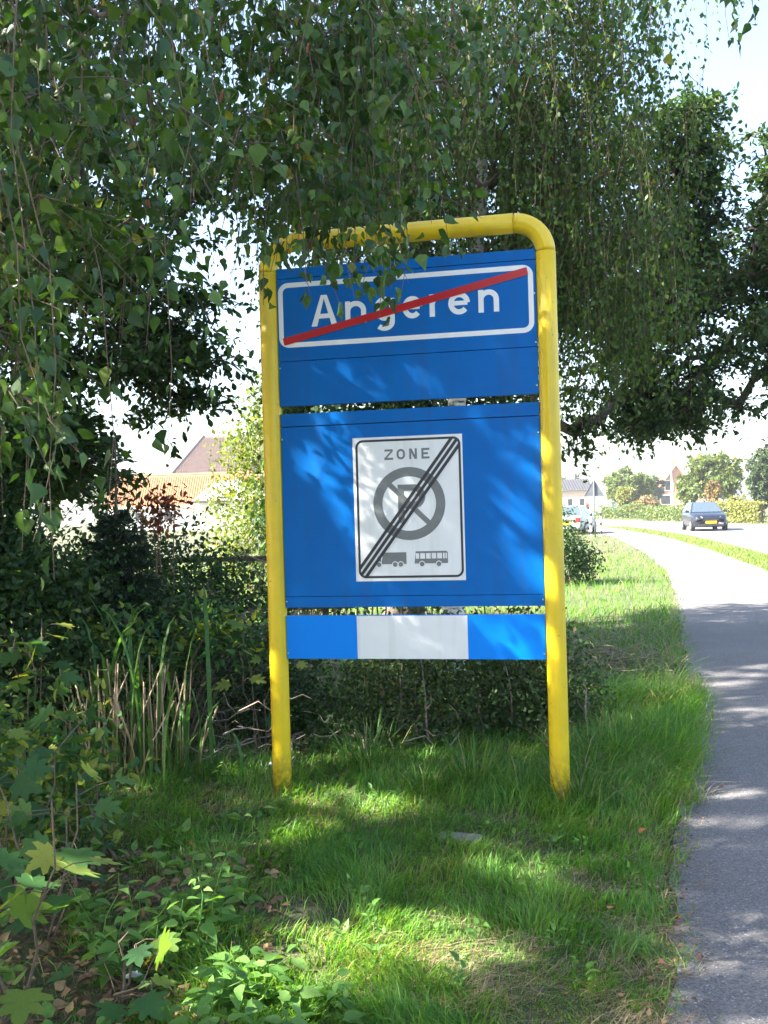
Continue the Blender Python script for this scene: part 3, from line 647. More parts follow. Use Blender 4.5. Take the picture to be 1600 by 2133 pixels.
def flat(name, polys, mat, parent, y, th=.0006):
    """flat print: each polygon a thin plate, each a hair above the last"""
    mb = MB()
    for k, p in enumerate(polys):
        p = np.asarray(p, float); n = len(p)
        a = sum(p[i][0] * p[(i + 1) % n][1] - p[(i + 1) % n][0] * p[i][1] for i in range(n))
        if a < 0: p = p[::-1]
        yy = y - k * .00006
        V = [(q[0], yy, q[1]) for q in p] + [(q[0], yy + th, q[1]) for q in p]
        mb.add(V, [tuple(range(n))] + [(i, n + i, n + (i + 1) % n, (i + 1) % n) for i in range(n)])
    return mb.build(name, mat, parent)
def ribbon(name, line, w, mat, parent, y, closed=False):
    """a stroke of even width along a line; shared corners are mitred"""
    L = np.asarray(line, float); n = len(L)
    if closed: Tn = np.roll(L, -1, 0) - L; Tp = L - np.roll(L, 1, 0)
    else:
        d = np.diff(L, axis=0); Tn = np.concatenate([d, d[-1:]]); Tp = np.concatenate([d[:1], d])
    Tn = unit(Tn); Tp = unit(Tp); Nn = np.stack([-Tn[:, 1], Tn[:, 0]], 1); Np = np.stack([-Tp[:, 1], Tp[:, 0]], 1)
    m = unit(Nn + Np); sc = 1 / np.clip((m * Nn).sum(1), .45, 1)
    a = L + m * (w / 2 * sc)[:, None]; b = L - m * (w / 2 * sc)[:, None]
    V = [(q[0], y, q[1]) for q in a] + [(q[0], y, q[1]) for q in b] + [(q[0], y + .0006, q[1]) for q in a] + [(q[0], y + .0006, q[1]) for q in b]
    F = []
    for i in range(n if closed else n - 1):
        j = (i + 1) % n
        F += [(i, n + i, n + j, j), (i, j, 2 * n + j, 2 * n + i), (n + i, 3 * n + i, 3 * n + j, n + j)]
    if not closed: F += [(0, 2 * n, 3 * n, n), (n - 1, 2 * n - 1, 4 * n - 1, 3 * n - 1)]
    return MB().add(V, F).build(name, mat, parent)
def arc(cx, cz, rx, rz, a0, a1, n=20):
    t = np.radians(np.linspace(a0, a1, n)); return np.stack([cx + rx * np.cos(t), cz + rz * np.sin(t)], 1)
def rrect(x0, x1, z0, z1, r, n=8):
    return np.concatenate([arc(x1 - r, z0 + r, r, r, -90, 0, n), arc(x1 - r, z1 - r, r, r, 0, 90, n), arc(x0 + r, z1 - r, r, r, 90, 180, n), arc(x0 + r, z0 + r, r, r, 180, 270, n)])
def merge(name, obs, parent):
    """several strokes of one letter as one mesh"""
    me = bpy.data.meshes.new(name); V = []; F = []
    for k, o in enumerate(obs):
        n = len(V); V += [(v.co.x, v.co.y - k * .00012, v.co.z) for v in o.data.vertices]; F += [tuple(i + n for i in p.vertices) for p in o.data.polygons]
    me.from_pydata(V, [], F); me.materials.append(obs[0].data.materials[0])
    for o in obs: d = o.data; bpy.data.objects.remove(o); bpy.data.meshes.remove(d)
    return mobj(name, me, parent)

ribbon('border', rrect(.0755, 1.4675, 2.5265, 2.8615, .043), .027, M['letter_white'], up, PF - .001, closed=True)
Wt = .0285; y1 = PF - .0014
def glyph(ch, x0, x1, b):
    h = w = Wt / 2; xh = .122; S = lambda pts, ww=Wt: ribbon('stroke', [(x, b + z) for x, z in pts], ww, M['letter_white'], up, y1)
    xc = (x0 + x1) / 2; rx = (x1 - x0) / 2 - h
    if ch == 'A':
        return [flat('stroke', [[(x0, b), (x0 + .033, b), (xc + .004, b + .168), (xc - .0005, b + .172), (xc - .017, b + .172)]], M['letter_white'], up, y1), flat('stroke', [[(x1, b), (x1 - .033, b), (xc - .004, b + .168), (xc + .0005, b + .172), (xc + .017, b + .172)]], M['letter_white'], up, y1), S([(x0 + .034, .055), (x1 - .034, .055)], .026)]
    if ch == 'n':
        return [S([(x0 + h, 0), (x0 + h, xh)]), S([(x0 + h, .065)] + [tuple(p) for p in arc(xc, .068, rx, xh - h - .068, 170, 0, 14)] + [(x1 - h, .03), (x1 - h, 0)])]
    if ch == 'e':
        return [S([(x0 + h, .062), (x1 - h, .062)], .024), S([tuple(p) for p in arc(xc, .061, rx, .061 - h, 2, 318, 28)])]
    if ch == 'g':
        return [S([tuple(p) for p in arc(xc, .066, rx, .066 - h, 0, 360, 28)]), S([(x1 - h, xh), (x1 - h, .0)] + [tuple(p) for p in arc(xc, -.005, rx, .036, -5, -140, 14)])]
    if ch == 'r':
        return [S([(x0 + h, 0), (x0 + h, xh)]), S([(x0 + h, .06)] + [tuple(p) for p in arc(x1 - .022, .062, x1 - x0 - .022 - h, xh - h - .062, 172, 72, 10)])]
for ch, x0, x1, b in [('A', .252, .402, 2.622), ('n', .448, .566, 2.626), ('g', .612, .726, 2.628), ('e', .770, .880, 2.630), ('r', .920, 1.0, 2.632), ('e', 1.023, 1.141, 2.634), ('n', 1.186, 1.297, 2.636)]:
    merge('letter', glyph(ch, x0, x1, b), up)
ribbon('red_stripe', [(.088, 2.5455), (1.452, 2.8415)], .041, M['red_film'], up, PF - .0042)

zp = MB().box((.468, PF - .0035, 1.198), (1.078, PF - .0004, 1.991)).build('zone_plate', M['white_film'], sign, bevel=.0008)
yz = PF - .0041
ribbon('border', rrect(.490, 1.062, 1.2215, 1.9715, .035), .0125, M['black_print'], zp, yz, closed=True)
GZ = M['grey_print']
def zs(pts, w=.0115): return ribbon('stroke', pts, w, GZ, zp, yz)
b0, t0 = 1.8635, 1.9215; h = .00575
merge('letter', [zs([(.648, t0 - h), (.694, t0 - h)]), flat('stroke', [[(.682, t0 - .011), (.695, t0 - .011), (.661, b0 + .011), (.647, b0 + .011)]], GZ, zp, yz), zs([(.646, b0 + h), (.695, b0 + h)])], zp)
merge('letter', [ribbon('stroke', np.concatenate([arc(.7385, 1.899, .0175, .0165, 0, 180, 10), arc(.7385, 1.886, .0175, .0165, 180, 360, 10)]), .0115, GZ, zp, yz, closed=True)], zp)
merge('letter', [zs([(.785 + h, b0), (.785 + h, t0)]), zs([(.828 - h, b0), (.828 - h, t0)]), flat('stroke', [[(.785, t0), (.7985, t0), (.828, b0), (.8145, b0)]], GZ, zp, yz)], zp)
merge('letter', [zs([(.853 + h, b0), (.853 + h, t0)]), zs([(.853, t0 - h), (.897, t0 - h)]), zs([(.853, (b0 + t0) / 2), (.889, (b0 + t0) / 2)]), zs([(.853, b0 + h), (.897, b0 + h)])], zp)
ribbon('ring', arc(.777, 1.621, .1745, .1745, 0, 360, 65)[:-1], .051, GZ, zp, yz, closed=True)
ribbon('slash', [(.777 - .108, 1.621 + .108), (.777 + .108, 1.621 - .108)], .029, GZ, zp, yz - .0004)
merge('letter', [ribbon('stroke', [(.733, 1.515), (.733, 1.726)], .035, GZ, zp, yz - .0008), ribbon('stroke', np.concatenate([[(.72, 1.7085), (.80, 1.7085)], arc(.806, 1.6605, .044, .048, 85, -85, 14), [(.80, 1.6125), (.72, 1.6125)]]), .035, GZ, zp, yz - .0008)], zp)
disc = lambda cx, cz, r, n=20: [(cx + r * math.cos(a), cz + r * math.sin(a)) for a in np.linspace(0, 2 * np.pi, n, endpoint=False)]
flat('truck_symbol', [[(.612, 1.2915), (.754, 1.2915), (.754, 1.3555), (.625, 1.3555)], [(.585, 1.2915), (.611, 1.2915), (.611, 1.335), (.595, 1.335), (.585, 1.31)]], GZ, zp, yz)
bus = flat('bus_symbol', [[(.798, 1.2925), (.983, 1.2925), (.983, 1.352), (.975, 1.3595), (.806, 1.3595)]], GZ, zp, yz)
for x0, x1 in [(.806, .824), (.830, .857), (.863, .888), (.894, .918), (.924, .950), (.956, .966), (.970, .978)]:
    flat('bus_window', [[(x0, 1.3185), (x1, 1.3185), (x1, 1.3485), (x0, 1.3485)]], M['white_film'], zp, yz - .0004)
for cx in (.600, .690, .722, .840, .933):
    flat('wheel_ring', [disc(cx, 1.2905, .0165)], M['white_film'], zp, yz - .0008)
    flat('wheel', [disc(cx, 1.2895, .0128)], GZ, zp, yz - .0015)
def clip(poly, planes):
    for a, b, c in planes:      # keep a*x + b*z <= c
        out = []
        for i in range(len(poly)):
            p, q = poly[i], poly[(i + 1) % len(poly)]; dp = a * p[0] + b * p[1] - c; dq = a * q[0] + b * q[1] - c
            if dp <= 0: out.append(p)
            if dp * dq < 0: t = dp / (dp - dq); out.append((p[0] + t * (q[0] - p[0]), p[1] + t * (q[1] - p[1])))
        poly = out
    return poly
pl = [(1, 0, 1.0655), (-1, 0, -.4865), (0, 1, 1.975), (0, -1, -1.218)]
for a in (20, 45, 70):
    ca, sa = math.cos(math.radians(a)), math.sin(math.radians(a))
    pl.append((ca, sa, ca * (1.0655 - .038) + sa * (1.975 - .038) + .038)); pl.append((-ca, -sa, -ca * (.4865 + .038) - sa * (1.218 + .038) + .038))
cx, cz = (.507 + 1.040) / 2, (1.2445 + 1.951) / 2; d = np.array([.533, .7065]); d /= np.linalg.norm(d); nn = np.array([-d[1], d[0]])
for k in (-1, 0, 1):
    c = np.array([cx, cz]) + nn * k * .0275; w = .0085
    q = [tuple(c + d * .7 + nn * w), tuple(c - d * .7 + nn * w), tuple(c - d * .7 - nn * w), tuple(c + d * .7 - nn * w)]
    flat('black_stripe', [clip(q, pl)], M['black_print'], zp, yz - .0022)
bm_ = MB(); bm_.tube([(0, -.024, 0), (0, -.0195, 0), (0, -.017, 0)], [.003, .0055, .0055], 8); bproto = None
for (x, z) in [(XR - .008, 2.72), (XR - .008, 2.46), (XR - .008, 2.23), (XR - .008, 1.98), (XR - .008, 1.09), (XR - .008, .80), (XL + .008, 2.40), (XL + .008, 2.0), (XL + .008, 1.09), (XL + .008, .80)]:
    if bproto is None: bproto = bm_.build('bolt', M['alu'], sign); o = bproto
    else: o = bproto.copy(); COL.objects.link(o)
    o.location = (x, 0, z)

# ------------------------------------------------------------------ shrubs and plants round the sign
def bush(name, label, base, blobs, n, size, kind, mat, seed, stems=14, group=None, stem_mat=None, per=10, rc=.12, up_=.3, cat='shrub', parts=0, gap=-.7, gs=3.0, near=None, stem_r=.008):
    rng = np.random.default_rng(seed); base = np.array([*base[:2], 0.0]); root = empty(name, base); tag(root, label, cat, group)
    C = sample_blobs(rng, blobs, max(n // per, 1), gap, gs, seed); C[:, 2] = np.maximum(C[:, 2], .04)
    s = C[rng.choice(len(C), min(stems, len(C)), replace=False)]
    b0_ = np.stack([s[:, 0] * .35 + base[0] * .65, s[:, 1] * .35 + base[1] * .65, s[:, 2] * 0 - .03], 1) if len(blobs) < 3 else np.stack([s[:, 0] + rng.normal(size=len(s)) * .1, s[:, 1] + rng.normal(size=len(s)) * .1, s[:, 2] * 0 - .03], 1)
    t = np.linspace(0, 1, 5)[None, :, None]
    L = b0_[:, None] * (1 - t) + s[:, None] * t + rng.normal(size=(len(s), 5, 3)) * .03 * np.sin(np.pi * t)
    V, F = tubes(L - base, np.linspace(1.4, .4, 5)[None].repeat(len(s), 0) * stem_r, 5)
    w = mobj('stems', npmesh('stems', V, F, stem_mat or M['twig'], True), root); w['kind'] = 'stuff'
    i = np.repeat(np.arange(len(C)), per); k = len(i)
    P = C[i] + rng.normal(size=(k, 3)) * rc; P[:, 2] = np.maximum(P[:, 2], .02)
    D = unit(rng.normal(size=(k, 3)) + np.array([0, 0, .15])); N = unit(rng.normal(size=(k, 3)) * .6 + np.array([0, 0, 1]))
    put_leaves(root, P, D, N, size * rng.uniform(.6, 1.3, k), kind, mat, parts, crown='foliage', near=near)
    return root

bush('yew_bush', 'low dark fine-leaved bush growing under and behind the sign between its yellow posts', (.25, 7.0), [(-.4, 7.0, .30, .55, .5, .52, 1), (.3, 6.9, .33, .6, .5, .54, 1.2), (1.0, 7.0, .32, .5, .5, .52, 1)], 17000, .04, 'kite', M['yew_leaf'], 71, stems=40, per=14, rc=.07, stem_mat=M['dead_twig'])
bush('yew_bush', 'dark bush filling the gap left of the left yellow post, behind the reeds', (-1.1, 7.3), [(-1.05, 7.2, .35, .6, .55, .5, 1), (-1.7, 7.6, .5, .6, .6, .65, 1)], 11000, .042, 'kite', M['shrub_leaf'], 72, stems=40, per=14, rc=.08, stem_mat=M['dead_twig'])
bush('dark_shrub', 'broad dark shrub below the white farmhouse wall, left of the sign', (-2.0, 9.2), [(-2.1, 9.2, .8, .75, .7, .75, 2), (-1.35, 9.4, .6, .5, .6, .65, 1), (-2.7, 9.0, 1.0, .6, .6, .8, 1)], 12000, .06, 'kite', M['shrub_leaf'], 73, stems=30, per=12, rc=.1)
bush('dark_shrub', 'tall dark shrub at the left edge behind the hanging birch twigs', (-2.6, 6.5), [(-2.7, 6.6, 1.0, .7, .7, .95, 2), (-3.4, 6.2, 1.6, .8, .8, 1.5, 2), (-2.75, 6.6, 1.75, .4, .5, .5, .8), (-2.6, 7.0, 1.75, .45, .4, .7, 1.3), (-2.3, 7.1, 1.35, .35, .4, .5, .8), (-2.2, 6.3, .5, .5, .5, .5, .8), (-2.35, 6.7, 1.5, .4, .5, .6, 1), (-2.6, 7.1, 2.0, .42, .4, .6, 1.1), (-2.25, 7.2, 1.65, .28, .3, .45, .6)], 32000, .06, 'kite', M['shrub_leaf'], 74, stems=30, per=12, rc=.1)
bush('copper_shrub', 'reddish-brown leaved twig tips showing against the orange farmhouse roof', (-1.95, 8.3), [(-1.92, 8.2, 1.70, .30, .2, .05, 1), (-2.05, 8.2, 1.56, .28, .2, .07, .8)], 230, .06, 'nettle', M['red_leaf'], 75, stems=6, per=7, rc=.08)
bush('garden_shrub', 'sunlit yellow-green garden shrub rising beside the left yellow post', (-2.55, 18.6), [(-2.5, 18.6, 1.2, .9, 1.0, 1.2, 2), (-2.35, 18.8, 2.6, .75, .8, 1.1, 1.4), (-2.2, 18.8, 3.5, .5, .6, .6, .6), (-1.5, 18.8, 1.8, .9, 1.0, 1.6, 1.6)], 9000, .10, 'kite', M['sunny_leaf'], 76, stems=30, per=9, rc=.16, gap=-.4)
bush('garden_shrub', 'leafy dark garden shrub just behind the left yellow post', (-1.15, 13.5), [(-1.2, 13.5, 1.4, .5, .6, 1.2, 1), (-.7, 13.6, 1.0, .6, .6, .9, 1)], 5000, .09, 'kite', M['shrub_leaf'], 77, stems=24, per=9, rc=.14)
bush('verge_shrub', 'small grey-green shrub beside the right yellow post, before the parked pale car', (3.65, 19.5), [(3.5, 19.6, .6, .45, .6, .6, 1), (3.85, 19.9, .4, .4, .5, .4, 1), (3.35, 19.4, .85, .4, .5, .75, 1)], 5200, .07, 'kite', M['shrub_leaf'], 78, stems=26, per=8, rc=.12, gap=-.4)
bush('bramble_bush', 'mixed bramble and sapling leaves at the left edge above the litter', (-1.9, 5.0), [(-1.95, 5.0, .55, .45, .5, .5, 1), (-1.6, 4.6, .35, .35, .4, .35, .8), (-2.3, 4.8, .8, .4, .5, .5, .8)], 2600, .06, 'nettle', M['maple_leaf'], 79, stems=30, per=6, rc=.09, parts=200)
bush('bramble_bush', 'green bramble leaves behind the cut reeds, left of the brushwood', (-1.65, 6.7), [(-1.75, 6.6, .55, .4, .35, .45, 1), (-1.2, 6.8, .75, .35, .2, .18, .5)], 1300, .07, 'nettle', M['maple_leaf'], 80, stems=26, per=5, rc=.09, parts=150)

def spruce(base, hgt, seed, label):
    rng = np.random.default_rng(seed); base = np.array([*base, 0.0]); root = empty('spruce_tree', base); tag(root, label, 'tree')
    mb = MB(); mb.tube([(0, 0, -.05), (0, 0, hgt * .5), (.02, 0, hgt)], [.035, .02, .005], 8); mb.build('trunk', M['bark'], root, smooth=True)
    P = []; D = []; ln = []
    for k in range(60):
        z = hgt * (.06 + .92 * (k / 60) ** .9); R = (max(0, 1 - z / (hgt * .74)) ** .7) * hgt * .27 + .05
        tip = z > hgt * .74
        if tip and k % 5: continue
        for a in rng.uniform(0, 6.28, 3):
            L = R * rng.uniform(.75, 1.1) if not tip else rng.uniform(.06, .2); v = np.array([math.cos(a), math.sin(a), rng.uniform(-.1, .35)])
            t = np.linspace(0, 1, 5)[:, None]; line = np.array([0, 0, z]) + v * L * t + np.array([0, 0, -.25 * L]) * t + np.array([0, 0, .22 * L]) * t ** 2
            ln.append(line)
            m = int(300 * L) + (12 if not tip else -int(280 * L)); u = rng.uniform(.08, 1, m)
            q = np.array([0, 0, z]) + v * (L * u)[:, None] + np.array([0, 0, 1.0]) * (-.25 * L * u + .22 * L * u ** 2)[:, None]
            sd = np.array([-v[1], v[0], 0]); off = rng.uniform(-1, 1, m) * (1 - u * .7) * L * .45
            q = q + sd * off[:, None] + v * (np.abs(off) * .5)[:, None]
            P.append(q); D.append(v + sd * np.sign(off)[:, None] * .6 + rng.normal(size=(m, 3)) * .35)
    V, F = tubes(np.array(ln), np.linspace(.007, .002, 5)[None].repeat(len(ln), 0), 4); b = mobj('branches', npmesh('branches', V, F, M['bark']), root); b['kind'] = 'stuff'
    P = np.concatenate(P); D = np.concatenate(D); k = len(P)
    V, F = leaf_geo(np.repeat(P, 3, 0), np.repeat(D, 3, 0) + rng.normal(size=(k * 3, 3)) * .5, rnd_dir(rng, k * 3), rng.uniform(.035, .07, k * 3), 'needle')
    c = mobj('crown', npmesh('crown', V, F, M['needle']), root); c['kind'] = 'stuff'
spruce((-2.02, 7.5), 2.2, 91, 'small dark spruce with a bare pointed tip left of the farmhouse roof')

# reeds: cut stalks with young green shoots
def reeds():
    rng = np.random.default_rng(95); root = empty('reed_clump', (-1.45, 6.15, 0)); tag(root, 'clump of cut brown reed stalks with tall green shoots left of the sign', 'reeds')
    base = np.array(root.location)
    for k in range(105):
        a, b = -.12 + rng.normal() * .24, rng.normal() * .16
        if k % 3 == 0: a = -.27 + rng.normal() * .07
        hh = rng.uniform(.28, .74); lean = rng.normal(size=2) * (.05 if k % 4 else .16); r = rng.uniform(.003, .0065)
        mb = MB(); mb.tube([(0, 0, -.02), (lean[0] * .4, lean[1] * .4, hh * .5), (lean[0], lean[1], hh)], [r * 1.1, r, r * .9], 6)
        mb.build('stalk', M['reed_stalk'], root, loc=(a, b, 0), smooth=True)
    for k in range(70):
        a, b = -.06 + rng.normal() * .28, rng.normal() * .16; hh = rng.uniform(.35, .95) if k > 14 else rng.uniform(1.0, 1.5)
        w = rng.uniform(.006, .014); az = rng.uniform(0, 6.28); ln = rng.uniform(.15, .6) * hh * (.75 if k > 14 else .45)
        t = np.linspace(0, 1, 8); x = ln * t ** 2.6; z = hh * (t - .22 * t ** 4)
        ww = w * np.minimum(1, 4 * (1.02 - t)) * np.minimum(1, .5 + 2 * t)
        cx, sx = math.cos(az), math.sin(az)
        c = np.stack([x * cx, x * sx, z], 1); s = np.array([-sx, cx, 0])
        V = np.concatenate([c + s * ww[:, None], c + np.array([cx, sx, 0]) * .15 * ww[:, None], c - s * ww[:, None]])
        i = np.arange(7); F = np.concatenate([np.stack([i, i + 1, i + 9, i + 8], 1), np.stack([i + 8, i + 9, i + 17, i + 16], 1)])
        mobj('blade', npmesh('blade', V, F, M['reed_blade'], True), root, loc=(a, b, 0))
reeds()

# brushwood behind the left post
def brush(name, label, c, n, sx, sy, hz, seed, lmax=.9):
    rng = np.random.default_rng(seed); root = empty(name, (c[0], c[1], 0)); tag(root, label, 'brushwood')
    P = rng.normal(size=(n, 3)) * np.array([sx, sy, 0]); P[:, 2] = np.abs(rng.normal(size=n)) * hz
    d = rnd_dir(rng, n) * np.array([1, 1, .45]); L = rng.uniform(.2, lmax, n)
    t = np.linspace(-.5, .5, 5)[None, :, None]
    ST = P[:, None] + d[:, None] * L[:, None, None] * t + rng.normal(size=(n, 5, 3)) * .02; ST[:, :, 2] = np.maximum(ST[:, :, 2], .01)
    V, F = tubes(ST, rng.uniform(.002, .006, n)[:, None] * np.linspace(1.2, .5, 5)[None], 4)
    w = mobj('sticks', npmesh('sticks', V, F, M['dead_twig']), root); w['kind'] = 'stuff'
brush('brush_pile', 'tangle of dead grey-brown twigs behind the left yellow post', (-1.2, 8.0), 330, .38, .2, .45, 101)
brush('brush_pile', 'dry twigs and stems in the shade beneath the dark bush under the sign', (.2, 6.6), 60, .6, .15, .12, 102, .5)
brush('brush_pile', 'few bare pale twigs leaning between the reeds and the left post', (-.98, 6.25), 26, .18, .1, .22, 103, .8)

brush('brush_pile', 'matted dry brown stems in the long grass right of the right yellow post', (1.95, 9.3), 260, .34, .3, .14, 104, .6)
def sapling(base, hgt, nl, size, seed, label, mat=None, spread=.35, group=None):
    """young sycamore: stems with big lobed leaves, each leaf a part"""
    rng = np.random.default_rng(seed); base = np.array([*base, 0.0]); root = empty('sycamore_sapling', base); tag(root, label, 'sapling', group)
    ls = []; T, F = LEAF_T['maple']; me = npmesh('leaf', T, F, mat or M['maple_leaf'])
    ends = []
    for k in range(3):
        e = np.array([rng.normal() * spread * .5, rng.normal() * spread * .5, hgt * rng.uniform(.75, 1)]); t = np.linspace(0, 1, 6)[:, None]
        line = e * t * np.array([1, 1, 1]) + rng.normal(size=(6, 3)) * .02; line[0] = (rng.normal() * .03, rng.normal() * .03, -.02); ls.append((line, .006))
        ends.append(line)
    tn = MB()
    for l_, r in ls: tn.tube(l_, np.linspace(r, r * .4, len(l_)), 6)
    for k in range(nl):
        l_ = ends[k % 3]; u = rng.uniform(.2, 1) * 5; f = min(int(u), 4); p = l_[f] + (l_[f + 1] - l_[f]) * (u - f)
        az = rng.uniform(0, 6.28); o = np.array([math.cos(az), math.sin(az), rng.uniform(-.1, .5)]) * rng.uniform(.06, .16)
        q = p + o; tn.tube([p, p + o * .5 + np.array([0, 0, .01]), q], .0016, 4)
        D = unit(np.array([[o[0], o[1], -.25 * np.linalg.norm(o)]])); N = unit(rng.normal(size=(1, 3)) * .35 + np.array([[0, -.35, 1.0]]))
        X, Y, Z = frames(D, N); s = size * rng.uniform(.6, 1.15); m = np.eye(4); m[:3, 0] = X[0] * s; m[:3, 1] = Y[0] * s; m[:3, 2] = Z[0] * s; m[:3, 3] = q
        o_ = mobj('leaf', me, root); o_.matrix_local = Matrix(m.tolist())
    tn.build('stem', M['twig'], root, smooth=True)
sapling((-1.12, 2.95), .80, 16, .12, 111, 'young sycamore with big pale lobed leaves at the lower left edge')
sapling((-1.28, 3.7), .66, 22, .12, 112, 'young sycamore with dark lobed leaves behind the pale one at lower left')
sapling((-1.62, 4.2), .95, 26, .12, 113, 'taller sycamore sapling at the left edge below the bramble')
sapling((-2.0, 5.7), 1.15, 30, .13, 114, 'sycamore sapling left of the reed clump')
sapling((-.92, 3.25), .28, 10, .10, 115, 'low sycamore seedling in the leaf litter beside the nettles')
sapling((-.86, 6.6), .95, 12, .10, 116, 'thin yellow-leaved sapling between the reeds and the left post')

def nettle(base, hgt, seed, label, group='nettles in the foreground', size=.075, kind='nettle'):
    rng = np.random.default_rng(seed); base = np.array([*base, 0.0]); root = empty('nettle_plant', base); tag(root, label, 'nettle', group)
    T, F = LEAF_T[kind]; me = npmesh('leaf', T, F, M['nettle_leaf']); tn = MB()
    for s in range(rng.integers(2, 4)):
        e = np.array([rng.normal() * .07, rng.normal() * .07, hgt * rng.uniform(.7, 1.05)]); st = np.array([rng.normal() * .03, rng.normal() * .03, -.01])
        line = st + (e - st) * np.linspace(0, 1, 5)[:, None] + rng.normal(size=(5, 3)) * .008
        tn.tube(line, [.0035, .003, .0028, .002, .0014], 5)
        nn_ = max(4, int(hgt / .05)); a0 = rng.uniform(0, 6)
        for k in range(nn_):
            u = (.22 + .78 * k / (nn_ - 1)) * 4; f = min(int(u), 3); p = line[f] + (line[f + 1] - line[f]) * (u - f)
            for sd in (0, np.pi):
                az = a0 + k * np.pi / 2 + sd + rng.normal() * .2; sz = size * rng.uniform(.75, 1.2) * (1.0 - .5 * k / nn_ * (k > nn_ * .6))
                D = np.array([[math.cos(az), math.sin(az), rng.uniform(-.45, .2)]]); q = p + D[0] * .012
                N = unit(np.array([[0, 0, 1.0]]) + rng.normal(size=(1, 3)) * .25)
                X, Y, Z = frames(D, N); m = np.eye(4); m[:3, 0] = X[0] * sz; m[:3, 1] = Y[0] * sz; m[:3, 2] = Z[0] * sz; m[:3, 3] = q
                o_ = mobj('leaf', me, root); o_.matrix_local = Matrix(m.tolist())
    tn.build('stem', M['nettle_leaf'], root, smooth=True)
NL = ['tallest nettle at the middle of the nettle patch', 'nettle just right of the tallest one in the patch', 'low nettle left of the tallest one in the patch', 'nettle at the right rim of the patch, before the bare soil', 'nettle at the left of the patch among brown litter', 'small nettle standing apart before the left yellow post', 'nettle at the rear of the patch, nearest the left yellow post', 'nettle behind the tallest one in the patch', 'nettle nearest the white paper scrap', 'leftmost nettle of the patch, by the sycamore seedling']
for k, (px, py, h_) in enumerate([(385, 2010, .34), (420, 1990, .30), (345, 2020, .22), (455, 1960, .34), (300, 1985, .28), (500, 1900, .20), (470, 1850, .24), (395, 1930, .30), (250, 2050, .26), (215, 1990, .3)]):
    g_ = ground_pt(px, py); nettle(g_, h_, 120 + k, NL[k])
NL2 = ['broad-leaved nettle second from the left along the bottom', 'broad-leaved nettle in the middle of the bottom row', 'broad-leaved nettle right of the middle of the bottom row', 'broad-leaved nettle at the right end of the bottom row', 'broad-leaved nettle cut by the bottom edge below the patch', 'broad-leaved nettle cut by the bottom edge, middle one', 'broad-leaved nettle cut by the bottom edge below the bare soil', 'rightmost broad-leaved nettle cut by the bottom edge', 'leftmost broad-leaved nettle cut by the bottom edge', 'small broad-leaved nettle in the sunlit grass patch', 'small broad-leaved nettle right below the nettle patch']
for k, (px, py, h_) in enumerate([(430, 2110, .18), (490, 2130, .17), (560, 2120, .15), (640, 2110, .13), (420, 2200, .2), (520, 2200, .16), (600, 2210, .15), (690, 2190, .12), (340, 2190, .14), (560, 2050, .11), (475, 2060, .15)]):
    g_ = ground_pt(px, py); nettle(g_, h_, 140 + k, NL2[k], 'nettles along the bottom edge', .085)
for k, (px, py, h_) in enumerate([(590, 1690, .10), (560, 1700, .09), (470, 1640, .14)]):
    g_ = ground_pt(px, py); nettle(g_, h_, 160 + k, ['small nettle touching the foot of the left yellow post', 'small nettle just left of the left yellow post foot', 'small nettle between the reeds and the left yellow post'][k], 'nettles at the left post', .05)

# tall grass tufts
def blades(rng, P, Hh, W, lean, az, segs=3):
    """blades of grass as triangles: P (n,2)"""
    n = len(P); t = np.linspace(0, 1, segs + 1)
    cx, sx = np.cos(az), np.sin(az)
    X = lean[:, None] * Hh[:, None] * t ** 2; Z = Hh[:, None] * (t - .35 * np.minimum(lean, 1.4)[:, None] * t ** 2.2)
    C = np.stack([P[:, 0:1] + X * cx[:, None], P[:, 1:2] + X * sx[:, None], Z - .005], -1)
    tw = az + np.pi / 2 + rng.normal(size=n) * .7; s = np.stack([np.cos(tw), np.sin(tw), np.zeros(n)], 1)
    wt = np.array([1.0, .95, .7, 0][:segs] if segs == 3 else [1.0, .6][:segs])
    A = C[:, :segs] + s[:, None] * (W[:, None] * wt)[..., None]; B = C[:, :segs] - s[:, None] * (W[:, None] * wt)[..., None]
    k = 2 * segs + 1; V = np.concatenate([A, B, C[:, segs:]], 1)
    f = []
    for i in range(segs - 1): f += [(i, segs + i, segs + i + 1), (i, segs + i + 1, i + 1)]
    f += [(segs - 1, 2 * segs - 1, 2 * segs)]
    F = (np.array(f)[None] + (np.arange(n) * k)[:, None, None]).reshape(-1, 3)
    return V.reshape(-1, 3), F
def tuft(px, py, n, hgt, sp, seed, label, mat='grass_tall'):
    rng = np.random.default_rng(seed); b = ground_pt(px, py); root = empty('grass_tuft', (*b, 0)); tag(root, label, 'grass tuft', 'tall grass tufts round the posts')
    P = rng.normal(size=(n, 2)) * sp * .35; az = np.arctan2(P[:, 1], P[:, 0]) + rng.normal(size=n) * .5
    V, F = blades(rng, P, hgt * rng.uniform(.5, 1.1, n), rng.uniform(.0022, .005, n), rng.uniform(.15, .95, n), az)
    o = mobj('blades', npmesh('blades', V, F, M[mat]), root); o['kind'] = 'stuff'
